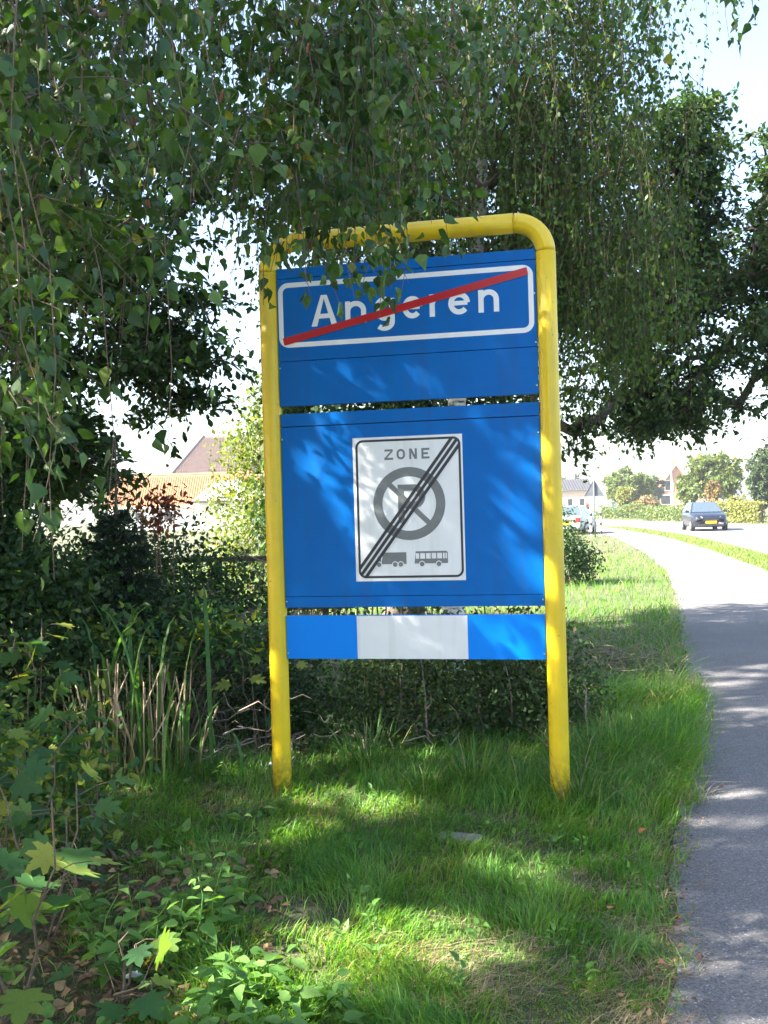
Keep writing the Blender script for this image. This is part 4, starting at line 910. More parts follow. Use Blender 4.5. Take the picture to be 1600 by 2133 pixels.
for k, a in enumerate([(775, 1610, 130, .42, .22, 'tall dark grass tuft under the middle of the sign, left of the white field'),
                       (990, 1640, 110, .34, .25, 'arching bright grass tuft just left of the right yellow post'),
                       (1085, 1655, 90, .26, .2, 'grass tuft touching the foot of the right yellow post'),
                       (1215, 1680, 120, .34, .3, 'leaning grass tuft right of the right yellow post'),
                       (900, 1650, 90, .26, .25, 'loose grass tuft between the posts'),
                       (350, 1600, 90, .36, .2, 'pale grass tuft at the foot of the reeds'),
                       (450, 1620, 90, .24, .25, 'short grass tuft between the reeds and the left post'),
                       (1290, 1600, 120, .36, .35, 'grass tuft flopping towards the path edge'),
                       (1260, 1500, 120, .38, .35, 'long grass tuft behind the right yellow post'),
                       (1340, 1480, 120, .34, .35, 'grass tuft hanging over the path edge, rear one')]):
    tuft(*a[:5], 180 + k, a[5])

# ------------------------------------------------------------------ grass, thatch, leaf litter
def grass_field(name, n, dmin, dmax, mat, seed, wmin, wmax, segs, hscale, mask, bias, hfun, lean=(.25, 1.0), dirx=0.0):
    rng = np.random.default_rng(seed)
    u = rng.uniform(size=n * 2); a = 1 - bias
    y = (dmin ** a + u * (dmax ** a - dmin ** a)) ** (1 / a)
    x = rng.uniform(-.62, .62, n * 2) * (y + .6)
    m = mask(x, y, rng); x, y = x[m][:n], y[m][:n]; k = len(x)
    H = hscale * hfun(x, y) * rng.uniform(.55, 1.15, k)
    az = fractal(x, y, 2.6, seed) * 4.5 + rng.normal(size=k) * .9 + dirx
    W = rng.uniform(wmin, wmax, k) * np.clip(y / 5.0, .8, 3.2)
    V, F = blades(rng, np.stack([x, y], 1), H, W, rng.uniform(*lean, k), az, segs)
    o = mobj(name, npmesh(name, V, F, mat)); o['kind'] = 'stuff'
    return o
BARE = [(*ground_pt(620, 1905), .26, .15), (*ground_pt(130, 2050), .45, .35), (*ground_pt(330, 1870), .25, .3), (*ground_pt(960, 1745), .08, .06), (*ground_pt(590, 1990), .12, .1)]
def vmask(x, y, rng):
    e = path_x(y) - .03 + .07 * fractal(x * 0, y, 6.0, 9) + .05 * rng.normal(size=len(x)) - .02 * (y < 5.2)
    m = x < e
    m &= (x > -1.35 + .2 * fractal(y, x, 2.0, 4)) | (y > 4.6)
    m &= ~((x < -.9) & (y < 3.6) & (rng.uniform(size=len(x)) < .75))
    m &= ~((x < -.75) & (y > 6.3) & (y < 12) & (rng.uniform(size=len(x)) < .85))
    for bx, by, rx, ry in BARE:
        q = ((x - bx) / rx) ** 2 + ((y - by) / ry) ** 2
        m &= (q > 1 + .5 * rng.normal(size=len(x))) | (rng.uniform(size=len(x)) < .12)
    m &= (fractal(x, y, 3.2, 12) > -.95) | (rng.uniform(size=len(x)) < .35)
    return m
def vheight(x, y):
    h = .08 + .065 * fractal(x, y, 2.6, 5) + .07 * fractal(x, y, 9, 6)
    s = np.clip((y - 5.0) / .8, 0, 1) * np.clip((9.5 - y) / 2, 0, 1)
    h = h + .06 * s + .16 * np.clip((x - .95) / .4, 0, 1) * s
    h = np.where(y > 9.5, .14 + .05 * fractal(x, y, 1.5, 8), h)
    return np.clip(h, .03, .5)
tag(grass_field('grass', 80000, 2.4, 8.0, M['grass'], 201, .0014, .0038, 3, 1.0, vmask, 1.3, vheight), 'green verge grass round the sign and along the cycle path', 'grass')
tag(grass_field('grass', 45000, 7.6, 30.0, M['grass'], 202, .0014, .0024, 2, 1.15, vmask, 1.1, vheight), 'far grass verge in the sun beyond the sign', 'grass')
def tmask(x, y, rng): return vmask(x, y, rng) & (rng.uniform(size=len(x)) < .25 + .75 * (fractal(x, y, 1.5, 31) > .1) + (x > path_x(y) - .35))
tag(grass_field('dry_grass', 30000, 2.4, 9.0, M['straw'], 203, .0008, .0018, 3, 1.0, tmask, 1.3, lambda x, y: .07 + .03 * fractal(x, y, 3, 2) + .08 * (y > 5.2) * (x > 1), lean=(.8, 2.6)), 'dry straw-coloured grass lying through the green verge', 'grass')
tag(grass_field('tall_grass', 9000, 5.2, 14.0, M['grass_tall'], 207, .0014, .003, 3, 1.0, lambda x, y, r: (x > .95 + .1 * r.normal(size=len(x))) & (x < path_x(y) - .12) & (fractal(x, y, 2.0, 77) > -.5), .9, lambda x, y: .34 + .1 * fractal(x, y, 2, 3), lean=(.6, 1.9), dirx=0.0), 'long rank grass between the right yellow post and the cycle path', 'grass')
tag(grass_field('tall_dry_grass', 2600, 5.2, 12.0, M['straw'], 208, .0008, .0018, 3, 1.0, lambda x, y, r: (x > 1.0 + .1 * r.normal(size=len(x))) & (x < path_x(y) - .1) & (fractal(x, y, 2.0, 78) > -.2), .9, lambda x, y: .34 + 0 * x, lean=(.7, 2.2)), 'dry bent stems through the long grass beside the path', 'grass')
tag(grass_field('rank_grass', 7500, 2.6, 6.4, M['grass_tall'], 209, .0015, .0036, 3, 1.0, lambda x, y, r: vmask(x, y, r) & (fractal(x, y, 4.5, 55) > .42), 1.05, lambda x, y: .17 + .05 * fractal(x, y, 6, 3) + .07 * (y > 5), lean=(.4, 1.7)), 'darker longer clumps standing in the verge grass', 'grass')
def edge_mask(x, y, rng): e = path_x(y); return (x > e - .30) & (x < e + .06 + .05 * fractal(y * 0, y, 5, 3))
tag(grass_field('dry_grass', 13000, 2.4, 14, M['straw'], 204, .0008, .0016, 3, 1.0, edge_mask, 1.3, lambda x, y: .07 + 0 * x, lean=(1.2, 2.6)), 'dry stems and thatch along the crumbling edge of the cycle path', 'grass')
def strip_mask(x, y, rng): e = path_x(y); return (x > e + 2.08 + .08 * rng.normal(size=len(x))) & (x < e + 3.16 + .05 * rng.normal(size=len(x)))
def wide_field(name, n, dmin, dmax, mat, seed, w, hgt, mask, x0, x1, bias=1.3):
    rng = np.random.default_rng(seed); a = 1 - bias; u = rng.uniform(size=n * 3); y = (dmin ** a + u * (dmax ** a - dmin ** a)) ** (1 / a)
    x = path_x(y) + rng.uniform(x0, x1, n * 3); m = mask(x, y, rng); x, y = x[m][:n], y[m][:n]; k = len(x)
    V, F = blades(rng, np.stack([x, y], 1), hgt * rng.uniform(.5, 1.2, k), w * y / 20 * rng.uniform(.7, 1.3, k), rng.uniform(.2, 1.1, k), rng.uniform(0, 6.28, k), 2)
    o = mobj(name, npmesh(name, V, F, mat)); o['kind'] = 'stuff'; return o
tag(wide_field('grass', 26000, 9, 62, M['grass_verge'], 205, .006, .12, strip_mask, 1.9, 3.4), 'narrow dry grass strip between the cycle path and the road', 'grass')
tag(wide_field('grass', 30000, 20, 120, M['grass_verge'], 206, .008, .14, lambda x, y, r: (x < path_x(y)) | (x > path_x(y) + 3.2 + road_w(y)), -16, 24), 'distant sunlit grass beside the road', 'grass')

def weeds(name, n, f, seed, label, size=(.03, .07)):
    rng = np.random.default_rng(seed); x, y = f(rng, n); q = x < path_x(y) - .16; x, y = x[q], y[q]; n = len(x); per = 7; i = np.repeat(np.arange(n), per); k = len(i)
    az = rng.uniform(0, 6.28, k); el = rng.uniform(.1, .9, k); D = np.stack([np.cos(az) * np.cos(el), np.sin(az) * np.cos(el), np.sin(el)], 1)
    P = np.stack([x[i], y[i], rng.uniform(.01, .09, k)], 1) + D * .02; V, F = leaf_geo(P, D, np.tile(np.array([[0, 0, 1.0]]), (k, 1)) + rng.normal(size=(k, 3)) * .2, rng.uniform(*size, k), 'nettle')
    o = mobj(name, npmesh(name, V, F, M['nettle_leaf'])); o['kind'] = 'stuff'; tag(o, label, 'weeds')
weeds('verge_weeds', 60, lambda r, n: (r.uniform(-.9, 1.0, n), r.uniform(2.7, 6.2, n)), 231, 'small broad-leaved weeds scattered through the verge grass', (.02, .045))
weeds('ground_weeds', 55, lambda r, n: (r.uniform(-2.1, -.75, n), r.uniform(2.6, 5.2, n)), 232, 'mixed low weeds on the soil at the lower left', (.04, .09))
def litter(name, n, f, seed, label, size=(.02, .055)):
    rng = np.random.default_rng(seed); x, y = f(rng, n)
    P = np.stack([x, y, .018 + .02 * rng.uniform(size=n)], 1); D = rnd_dir(rng, n) * np.array([1, 1, .25]); N = unit(rng.normal(size=(n, 3)) * .4 + np.array([0, 0, 1]))
    V, F = leaf_geo(P, D, N, rng.uniform(*size, n), 'birch'); o = mobj(name, npmesh(name, V, F, M['litter'])); o['kind'] = 'stuff'; tag(o, label, 'leaf litter')
litter('leaf_litter', 2200, lambda r, n: (r.uniform(-1.9, -.45, n), r.uniform(2.5, 4.7, n)), 211, 'brown fallen leaves on bare soil at the lower left')
def lf(r, n):
    y = r.uniform(2.6, 9, n); return path_x(y) + r.normal(size=n) * .06 - .07, y
litter('leaf_litter', 900, lf, 212, 'brown leaf crumbs along the edge of the cycle path', (.008, .026))
litter('leaf_litter', 900, lambda r, n: (r.uniform(-1.8, 1.2, n), r.uniform(5.6, 8, n)), 213, 'dry leaves under the dark bush behind the sign')
rng = np.random.default_rng(220); T, F = LEAF_T['birch']; fl_me = npmesh('fallen_leaf', T * np.array([1, 1, 1.6]), F, M['orange_leaf'])
FLP = [(1268, 1925, 'orange leaf in the grass a hand from the path'), (1405, 1925, 'orange leaf on the ragged path edge before the posts'), (1460, 2000, 'orange leaf out on the asphalt near the bottom'), (1330, 1760, 'brown leaf in the grass right of the right yellow post'), (1500, 1640, 'small brown leaf on the asphalt beside the long grass'), (395, 1780, 'orange leaf on the ground behind the nettle patch'), (1385, 2040, 'orange leaf at the path edge nearest the bottom'), (1180, 2110, 'brown leaf in the grass near the bottom edge')]
for k, (px, py, lab) in enumerate(FLP):
    o = mobj('fallen_leaf', fl_me); g_ = ground_pt(px, py); on = g_[0] > path_x(g_[1]) - .05
    o.location = (g_[0], g_[1], .02 if on else .06); o.rotation_euler = (rng.normal() * .3, rng.normal() * .3, rng.uniform(0, 6)); q = rng.uniform(.03, .045); o.scale = (q, q, q)
    tag(o, lab, 'leaf', 'fallen leaves on the verge')

M['concrete'] = plain('concrete', (.26, .24, .21), .9, c2=(.17, .16, .13), scale=12, bump=.4)
g_ = ground_pt(960, 1748); mb = MB().box((-.10, -.05, -.05), (.10, .05, .004)); o = mb.build('paving_slab', M['concrete'], bevel=.006); o.location = (*g_, .012); o.rotation_euler = (.02, .03, -.25)
tag(o, 'worn grey concrete slab sunk in the grass in front of the sign', 'paving slab')
M['paper'] = plain('paper', (.75, .75, .74), .7)
def scrap(px, py, s, label, mat, seed, z=.05):
    rng = np.random.default_rng(seed); n = 6; u, v = np.meshgrid(np.linspace(-.5, .5, n), np.linspace(-.4, .4, n)); zz = rng.normal(size=u.shape) * .10
    V = np.stack([u, v, zz], -1).reshape(-1, 3) * s; i = (np.arange(n - 1)[:, None] * n + np.arange(n - 1)[None]).ravel()
    o = mobj('litter_scrap', npmesh('litter_scrap', V, np.stack([i, i + 1, i + n + 1, i + n], 1), mat)); g2 = ground_pt(px, py); o.location = (*g2, z); o.rotation_euler = (.7, .3, rng.uniform(0, 6))
    sol = o.modifiers.new('thickness', 'SOLIDIFY'); sol.thickness = .001
    tag(o, label, 'litter')
scrap(569, 1625, .06, 'white paper scrap against the left yellow post', M['paper'], 1, .09)
scrap(278, 2062, .05, 'white paper scrap among the brown leaves at lower left', M['paper'], 2)
scrap(310, 2030, .04, 'yellow wrapper scrap among the brown leaves at lower left', plain('wrapper', (.6, .4, .03), .4), 3)

bush('hazel_bush', 'large dark leafy bush close behind the sign, showing only in the gaps between its panels', (.3, 11.2), [(-.4, 11.2, 1.3, .9, .6, 1.2, 1), (.9, 11.2, 1.3, .85, .6, 1.2, 1), (.3, 11.3, 2.2, 1.2, .6, .7, 1), (-.9, 11.3, 2.3, .5, .6, .6, .5), (-.65, 11.2, 2.75, .7, .5, .4, 1), (.3, 11.2, 2.8, .8, .5, .4, 1), (1.1, 11.2, 2.7, .55, .5, .4, 1)], 12000, .09, 'kite', M['shrub_leaf'], 82, stems=30, per=9, rc=.14)
# wire fence by the shrubs
M['old_wood'] = plain('old_wood', (.05, .04, .03), .9, c2=(.10, .08, .06), scale=20)
fr = empty('garden_fence', (-1.75, 10.6, 0)); tag(fr, 'dark wooden post and rail fence before the sunlit garden shrub', 'fence')
for x in (-1.2, -.02, 1.1): MB().box((x - .035, -.035, -.1), (x + .035, .035, 1.12)).build('post', M['old_wood'], fr, bevel=.006)
MB().box((-1.5, -.052, 1.08), (1.4, -.0355, 1.13)).build('rail', M['old_wood'], fr, bevel=.003)
MB().box((-1.5, -.052, .55), (1.4, -.0355, .60)).build('rail', M['old_wood'], fr, bevel=.003)

# ------------------------------------------------------------------ vehicles
M['car_dark'] = plain('car_dark', (.010, .012, .022), .3, metal=.2, coat=.4)
M['car_silver'] = plain('car_silver', (.42, .48, .55), .3, metal=.3, coat=.6)
M['glass'] = plain('car_glass', (.05, .07, .09), .08, spec=.8)
M['rubber'] = plain('rubber', (.015, .015, .015), .8)
M['rim'] = plain('rim', (.4, .41, .42), .35, metal=.8)
M['lamp_glass'] = plain('lamp_glass', (.75, .78, .82), .12, metal=.4, coat=.6)
M['tail_red'] = plain('tail_red', (.4, .01, .01), .25)
M['plate_yellow'] = plain('plate_yellow', (.8, .52, .01), .4)
M['trim_black'] = plain('trim_black', (.02, .02, .022), .5)

def car(name, label, loc, rz, paint):
    root = empty(name, (*loc, 0), rz); tag(root, label, 'car')
    ys = [-2.06, -1.98, -1.75, -1.2, -.4, .4, 1.0, 1.5, 1.85, 2.02, 2.1]
    zt = [.78, .92, .97, .97, .96, .95, .94, .88, .80, .72, .62]
    zb = [.34, .26, .22, .20, .20, .20, .20, .20, .21, .24, .32]
    w = [.72, .80, .84, .865, .87, .87, .865, .85, .80, .73, .62]
    V = []; n = 12
    for y, t, b, h_ in zip(ys, zt, zb, w):
        half = [(0, b), (h_ * .86, b), (h_ * .97, b + .09), (h_, b + .28), (h_ * .985, t - .16), (h_ * .92, t - .03), (h_ * .80, t)]
        ring = [(x, z) for x, z in half] + [(-x, z) for x, z in half[::-1][:-1]]
        V += [(x, y, z) for x, z in ring]; n = len(ring)
    F = []
    for s in range(len(ys) - 1):
        for i in range(n): F.append((s * n + i, s * n + (i + 1) % n, (s + 1) * n + (i + 1) % n, (s + 1) * n + i))
    F += [tuple(range(n)), tuple(range(len(V) - n, len(V)))[::-1]]
    MB().add(V, [f[::-1] for f in F]).build('body', paint, root, smooth=True)
    B = [(-.80, -1.80, .95), (.80, -1.80, .95), (.80, 1.02, .93), (-.80, 1.02, .93)]; T_ = [(-.57, -1.35, 1.44), (.57, -1.35, 1.44), (.56, .12, 1.45), (-.56, .12, 1.45)]
    MB().add(B + T_, [(0, 1, 5, 4), (1, 2, 6, 5), (2, 3, 7, 6), (3, 0, 4, 7), (4, 5, 6, 7)]).build('roof', paint, root, bevel=.05, seg=3, smooth=False)
    def pane(nm, a, b, c, d, mat, off=.012, ins=.07):
        q = np.array([a, b, c, d], float); ce = q.mean(0); nrm = np.cross(q[1] - q[0], q[3] - q[0]); nrm /= np.linalg.norm(nrm)
        if nrm @ (ce - np.array([0, -.3, 1.0])) < 0: nrm = -nrm
        q = ce + (q - ce) * (1 - ins) + nrm * off
        mb = MB(); mb.add(np.concatenate([q, q - nrm * .008]), [(0, 1, 2, 3), (0, 4, 5, 1), (1, 5, 6, 2), (2, 6, 7, 3), (3, 7, 4, 0)]); return mb.build(nm, mat, root)
    pane('windscreen', B[3], B[2], T_[2], T_[3], M['glass']); pane('rear_window', B[1], B[0], T_[0], T_[1], M['glass'])
    for s in (0, 1):
        b0, b1 = np.array(B[1 if s else 0]), np.array(B[2 if s else 3]); t0_, t1 = np.array(T_[1 if s else 0]), np.array(T_[2 if s else 3])
        for u0, u1 in ((.03, .47), (.52, .97)): pane('side_window', b0 + (b1 - b0) * u0, b0 + (b1 - b0) * u1, t0_ + (t1 - t0_) * u1, t0_ + (t1 - t0_) * u0, M['glass'], ins=.14)
    for sx in (-1, 1):
        MB().add([(sx * .70, 1.96, .60), (sx * .40, 2.085, .58), (sx * .42, 2.05, .72), (sx * .72, 1.87, .76), (sx * .78, 1.80, .66)], [(0, 1, 2, 3, 4) if sx < 0 else (4, 3, 2, 1, 0)]).build('headlight', M['lamp_glass'], root)
        MB().box((sx * .62 - .12, -2.075, .62), (sx * .62 + .12, -2.0, .86)).build('tail_light', M['tail_red'], root, bevel=.02)
        MB().box((sx * .93 - .09, .72, .93), (sx * .93 + .09, .82, 1.05)).build('mirror', paint, root, bevel=.03)
        for y in (-1.3, 1.32):
            m = MB(); c = np.array([sx * .78, y, .31]); m.tube([c + (-.1, 0, 0), c + (-.09, 0, 0), c + (.09, 0, 0), c + (.1, 0, 0)], [.27, .31, .31, .27], 22)
            wv = m.build('wheel', M['rubber'], root); r = MB(); r.tube([c + (sx * .095, 0, 0), c + (sx * .104, 0, 0)], [.20, .19], 18); r.build('rim', M['rim'], wv)
    MB().box((-.36, 2.06, .52), (.36, 2.112, .60)).build('grille', M['trim_black'], root, bevel=.01)
    MB().box((-.62, 2.03, .27), (.62, 2.105, .36)).build('bumper_grille', M['trim_black'], root, bevel=.015)
    MB().box((-.26, 2.108, .40), (.26, 2.125, .51)).build('number_plate', M['plate_yellow'], root)
    MB().box((-.26, -2.10, .50), (.26, -2.075, .61)).build('number_plate', M['plate_yellow'], root)
    return root
c_ = ground_pt(1472, 1106)
car('parked_car', 'dark blue hatchback coming along the road with a yellow number plate', (c_[0] + .25, c_[1] + 1.2), math.radians(172), M['car_dark'])['category'] = 'car'
c_ = ground_pt(1206, 1114)
car('parked_car', 'pale silver-blue car half hidden behind the right yellow post and the verge shrub', (c_[0] + .1, c_[1] + 1.8), math.radians(-22), M['car_silver'])
c_ = at_depth(1294, 1060, 125)
car('parked_car', 'tiny bright blue car far down the road before the hedges', (c_[0], c_[1]), math.radians(150), plain('car_blue', (.12, .17, .26), .3, coat=.5))

# ------------------------------------------------------------------ signs and posts by the road
M['white_paint'] = plain('white_paint', (.75, .75, .74), .5)
M['black_paint'] = plain('black_paint', (.02, .02, .02), .5)
g_ = ground_pt(1240, 1120); tsn = empty('warning_sign', (*g_, 0), math.radians(-8)); tag(tsn, 'triangular warning sign seen from its grey back on a pale post', 'traffic sign')
MB().tube([(0, 0, -.2), (0, 0, 2.85)], .032, 10).build('post', M['steel'], tsn, smooth=True)
tz = 1.87; side = .9; hh = side * .866
def tri(r, y): return [(-side / 2 * r, y, tz + (1 - r) * hh * .33), (side / 2 * r, y, tz + (1 - r) * hh * .33), (0, y, tz + hh * (r + (1 - r) * .33))]
pl_ = MB().add(tri(1, .04) + tri(1, .046), [(0, 1, 2), (5, 4, 3), (0, 3, 4, 1), (1, 4, 5, 2), (2, 5, 3, 0)]).build('sign_plate', M['steel'], tsn)
MB().add(tri(1.0, .0385) + tri(.9, .0385) + tri(1, .025) + tri(.9, .025), [(6, 7, 10, 9), (7, 8, 11, 10), (8, 6, 9, 11), (0, 1, 7, 6), (1, 2, 8, 7), (2, 0, 6, 8), (4, 3, 9, 10), (5, 4, 10, 11), (3, 5, 11, 9)]).build('rim', M['steel'], pl_)
for z, ww in ((2.02, .38), (2.36, .20)): MB().box((-ww, .033, z - .02), (ww, .0385, z + .02)).build('clamp', M['steel'], tsn)
for k, (px, py, hgt, lab) in enumerate([(1232, 1119, 1.35, 'white marker post with black bands left of the triangular sign post'), (1252, 1118, 1.3, 'white marker post with black bands right of the triangular sign post')]):
    g_ = ground_pt(px, py); r = empty('marker_post', (*g_, 0)); tag(r, lab, 'marker post', 'marker posts by the pale car')
    MB().tube([(0, 0, -.1), (0, 0, hgt), (0, 0, hgt + .03)], [.05, .05, .02], 10).build('post', M['white_paint'], r)
    for z in (.12, .52, .95): MB().tube([(0, 0, z), (0, 0, z + .16)], .0535, 10).build('band', M['black_paint'], r)
g_ = at_depth(1401, 1078, 88)[:2]; lr = empty('lamp_post', (*g_, 0)); tag(lr, 'slim white lamp post before the brick gable house', 'lamp post')
MB().tube([(0, 0, -.2), (0, 0, 3.5), (0, 0, 6.2)], [.075, .06, .045], 10).build('post', M['white_paint'], lr, smooth=True)
MB().box((-.5, -.08, 6.2), (.1, .08, 6.3)).build('lantern', M['white_paint'], lr, bevel=.03)

# ------------------------------------------------------------------ buildings
def brick(name, c, c2, mortar, sc=1.0):
    m, n, l, b = new_mat(name); tc = n.new('ShaderNodeTexCoord'); t = n.new('ShaderNodeTexBrick'); mp = n.new('ShaderNodeMapping'); mp.inputs['Rotation'].default_value = (math.pi / 2, 0, 0)
    t.inputs['Scale'].default_value = 4.0 * sc; t.inputs['Color1'].default_value = (*c, 1); t.inputs['Color2'].default_value = (*c2, 1); t.inputs['Mortar'].default_value = (*mortar, 1); t.inputs['Mortar Size'].default_value = .02
    l.new(tc.outputs['Object'], mp.inputs[0]); l.new(mp.outputs[0], t.inputs['Vector']); l.new(t.outputs[0], b.inputs['Base Color']); b.inputs['Roughness'].default_value = .9; return m
M['brick'] = brick('brick', (.34, .14, .09), (.42, .19, .12), (.4, .36, .3)); M['pale_brick'] = brick('pale_brick', (.50, .36, .24), (.56, .42, .30), (.5, .46, .4))
M['white_wall'] = plain('white_wall', (.72, .71, .68), .9, c2=(.66, .65, .62), scale=2)
M['orange_tile'] = plain('orange_tile', (.44, .17, .06), .8, c2=(.52, .24, .10), scale=1.5)
M['brown_tile'] = plain('brown_tile', (.13, .085, .075), .8, c2=(.17, .115, .10), scale=1.5)
M['dark_tile'] = plain('dark_tile', (.035, .035, .045), .7, c2=(.05, .05, .06), scale=1.5)
M['dark_pane'] = plain('dark_pane', (.02, .025, .03), .1)
def pantiles(name, a, b, up_vec, rows, cols, mat, parent, hip=0.0):
    """pantiled slope: eave from a to b, up_vec to the ridge; rows step, columns roll; hip moves the left end in towards the ridge"""
    a, b, uv = (np.array(v, float) for v in (a, b, up_vec)); e = b - a; n = unit(np.cross(e, uv)); n = n if n[2] > 0 else -n
    S = np.linspace(0, 1, cols * 5 + 1); V = []; F = []; w = len(S)
    for r in range(rows):
        for q, lift in ((0, .05), (1, .0)):
            v = (r + q) / rows; s0 = hip * v
            ss = s0 + S * (1 - s0)
            V.append(a + e * ss[:, None] + uv * v + n * (lift + .035 * np.cos(ss * cols * 2 * np.pi))[:, None])
    i = np.arange(w - 1); F = np.concatenate([np.stack([k * w + i, k * w + i + 1, (k + 1) * w + i + 1, (k + 1) * w + i], 1) for k in range(2 * rows - 1)])
    o = mobj(name, npmesh(name, np.concatenate(V), F, mat), parent); o['kind'] = 'stuff'; return o
# farmhouse on the left: distance 100 m
FD = 100.0; fe = at_depth(340, 1056, FD); ex0 = at_depth(215, 1052, FD)[0]; ex1 = at_depth(760, 1052, FD)[0]; ez = fe[2]
fh = empty('farmhouse', (ex0, FD, 0)); tag(fh, 'white farmhouse with an orange pantiled roof low behind the dark shrubs', 'house')
Lx = ex1 - ex0; rz_ = at_depth(340, 990, FD + 3.2)[2] - ez
MB().box((.25, .5, 0), (Lx - .25, 6.5, ez - .02)).build('wall', M['white_wall'], fh)
rf = pantiles('roof', (0, 0, ez), (Lx, 0, ez), (0, 3.4, rz_), 11, int(Lx / .24), M['orange_tile'], fh)
MB().add([(0, 3.4, ez + rz_), (Lx, 3.4, ez + rz_), (Lx, 6.9, ez), (0, 6.9, ez)], [(0, 1, 2, 3)]).build('roof_slope', M['orange_tile'], fh)
MB().tube([(0, 3.4, ez + rz_ + .03), (Lx, 3.4, ez + rz_ + .03)], .12, 8).build('ridge', M['orange_tile'], fh)
MB().tube([(0, -.08, ez - .05), (Lx, -.08, ez - .05)], .07, 8).build('gutter', M['white_paint'], fh)
for s in (.25, Lx - .25): MB().add([(s, .5, ez - .02), (s, 6.5, ez - .02), (s, 3.4, ez + rz_ - .15)], [(0, 1, 2)]).build('gable', M['white_wall'], fh)
for x in (3.5, 6.4, 11.0, 16.0):
    f_ = MB().box((x - .5, .44, 1.0), (x + .5, .52, 1.9)).build('window', M['white_paint'], fh); MB().box((x - .42, .425, 1.08), (x + .42, .438, 1.82)).build('pane', M['dark_pane'], f_)
# barn roof behind it
BD = 110.0; e0 = at_depth(352, 1000, BD); t0b = at_depth(420, 917, BD + 5); bx0 = e0[0]; bz0 = e0[2] - .4
bh = empty('barn', (bx0 - .6, BD, 0)); tag(bh, 'tall barn with a brown tiled hipped roof rising behind the farmhouse', 'barn')
BL = 26.0; up_b = np.array([0, 5.0, t0b[2] - bz0 + .45])
MB().box((.3, .4, 0), (BL - .3, 9.6, bz0)).build('wall', M['brick'], bh)
hipx = (t0b[0] - bx0 + .9) / BL
pantiles('roof', (0, 0, bz0), (BL, 0, bz0), up_b, 16, int(BL / .3), M['brown_tile'], bh, hip=hipx)
MB().add([(0, 0, bz0), (hipx * BL, up_b[1], bz0 + up_b[2]), (0, 10, bz0)], [(0, 1, 2)]).build('hip_roof', M['brown_tile'], bh)
MB().add([(hipx * BL, up_b[1], bz0 + up_b[2]), (BL, up_b[1], bz0 + up_b[2]), (BL, 10, bz0), (0, 10, bz0)], [(0, 1, 2, 3)]).build('rear_roof', M['brown_tile'], bh)
MB().tube([(0, -.03, bz0 + .06), (hipx * BL, up_b[1], bz0 + up_b[2] + .08)], .13, 6).build('hip_ridge', M['dark_tile'], bh)
# grey lean-to right of the farmhouse
ld = 92.0; l0 = at_depth(400, 1043, ld); lt = empty('lean_to', (l0[0], ld, 0)); tag(lt, 'low grey-roofed outbuilding with a dark gutter between farmhouse and garden shrub', 'outbuilding')
lz = l0[2]; MB().box((.3, .3, 0), (9, 5, lz - .05)).build('wall', M['white_wall'], lt)
MB().add([(0, 0, lz), (9.3, 0, lz), (9.3, 5.2, lz + 1.9), (1.4, 5.2, lz + 1.9)], [(0, 1, 2, 3)]).build('roof', plain('slate', (.22, .22, .22), .8, c2=(.3, .3, .29), scale=3), lt)
MB().box((-.1, -.14, lz - .22), (9.4, -.02, lz - .06)).build('gutter', M['black_paint'], lt)

def gable_house(name, label, px0, px1, pyeave, pyridge, d, depth, wall, roof, rz=0.0, front_gable=False, windows=(), chimney=None):
    a = at_depth(px0, pyeave, d); b = at_depth(px1, pyeave, d); W = b[0] - a[0]; ez_ = a[2]; rh = at_depth((px0 + px1) / 2, pyridge, d + (0 if front_gable else depth / 2))[2]
    root = empty(name, (a[0], a[1], 0), rz); tag(root, label, 'house')
    MB().box((.02, .02, 0), (W - .02, depth - .02, ez_ - .01)).build('wall', wall, root)
    o = .3
    if front_gable:
        for yq in (.02, depth - .02): MB().add([(.02, yq, ez_ - .01), (W - .02, yq, ez_ - .01), (W / 2, yq, rh - .12)], [(0, 1, 2)]).build('gable', wall, root)
        for s in (-1, 1):
            xe = W / 2 + s * (W / 2 + o); ze = ez_ - o * (rh - ez_) / (W / 2)
            MB().add([(xe, -o, ze), (W / 2, -o, rh), (W / 2, depth + o, rh), (xe, depth + o, ze), (xe, -o, ze - .14), (W / 2, -o, rh - .14), (W / 2, depth + o, rh - .14), (xe, depth + o, ze - .14)], [(0, 1, 2, 3), (4, 5, 1, 0), (0, 3, 7, 4), (7, 6, 5, 4), (3, 2, 6, 7)]).build('roof_slope', roof, root)
    else:
        sl = pantiles('roof_slope', (-o, -o, ez_ - .1), (W + o, -o, ez_ - .1), (0, depth / 2 + o, rh - ez_ + .1), 12, max(8, int(W / .35)), roof, root)
        MB().add([(-o, depth / 2, rh), (W + o, depth / 2, rh), (W + o, depth + o, ez_ - .1), (-o, depth + o, ez_ - .1)], [(0, 1, 2, 3)]).build('rear_slope', roof, root)
        for x in (.03, W - .03): MB().add([(x, .02, ez_ - .01), (x, depth - .02, ez_ - .01), (x, depth / 2, rh - .12)], [(0, 1, 2)]).build('gable', wall, root)
    for (u, z, w_, h_) in windows:
        f_ = MB().box((u * W - w_ / 2, -.05, z), (u * W + w_ / 2, .04, z + h_)).build('window', M['white_paint'], root); MB().box((u * W - w_ / 2 + .1, -.062, z + .1), (u * W + w_ / 2 - .1, -.051, z + h_ - .1)).build('pane', M['dark_pane'], f_)
    if chimney is not None:
        MB().box((chimney * W - .45, depth * .1, rh - 1.2), (chimney * W + .45, depth * .1 + .9, rh + 1.0)).build('chimney', wall, root, bevel=.03)
    return root
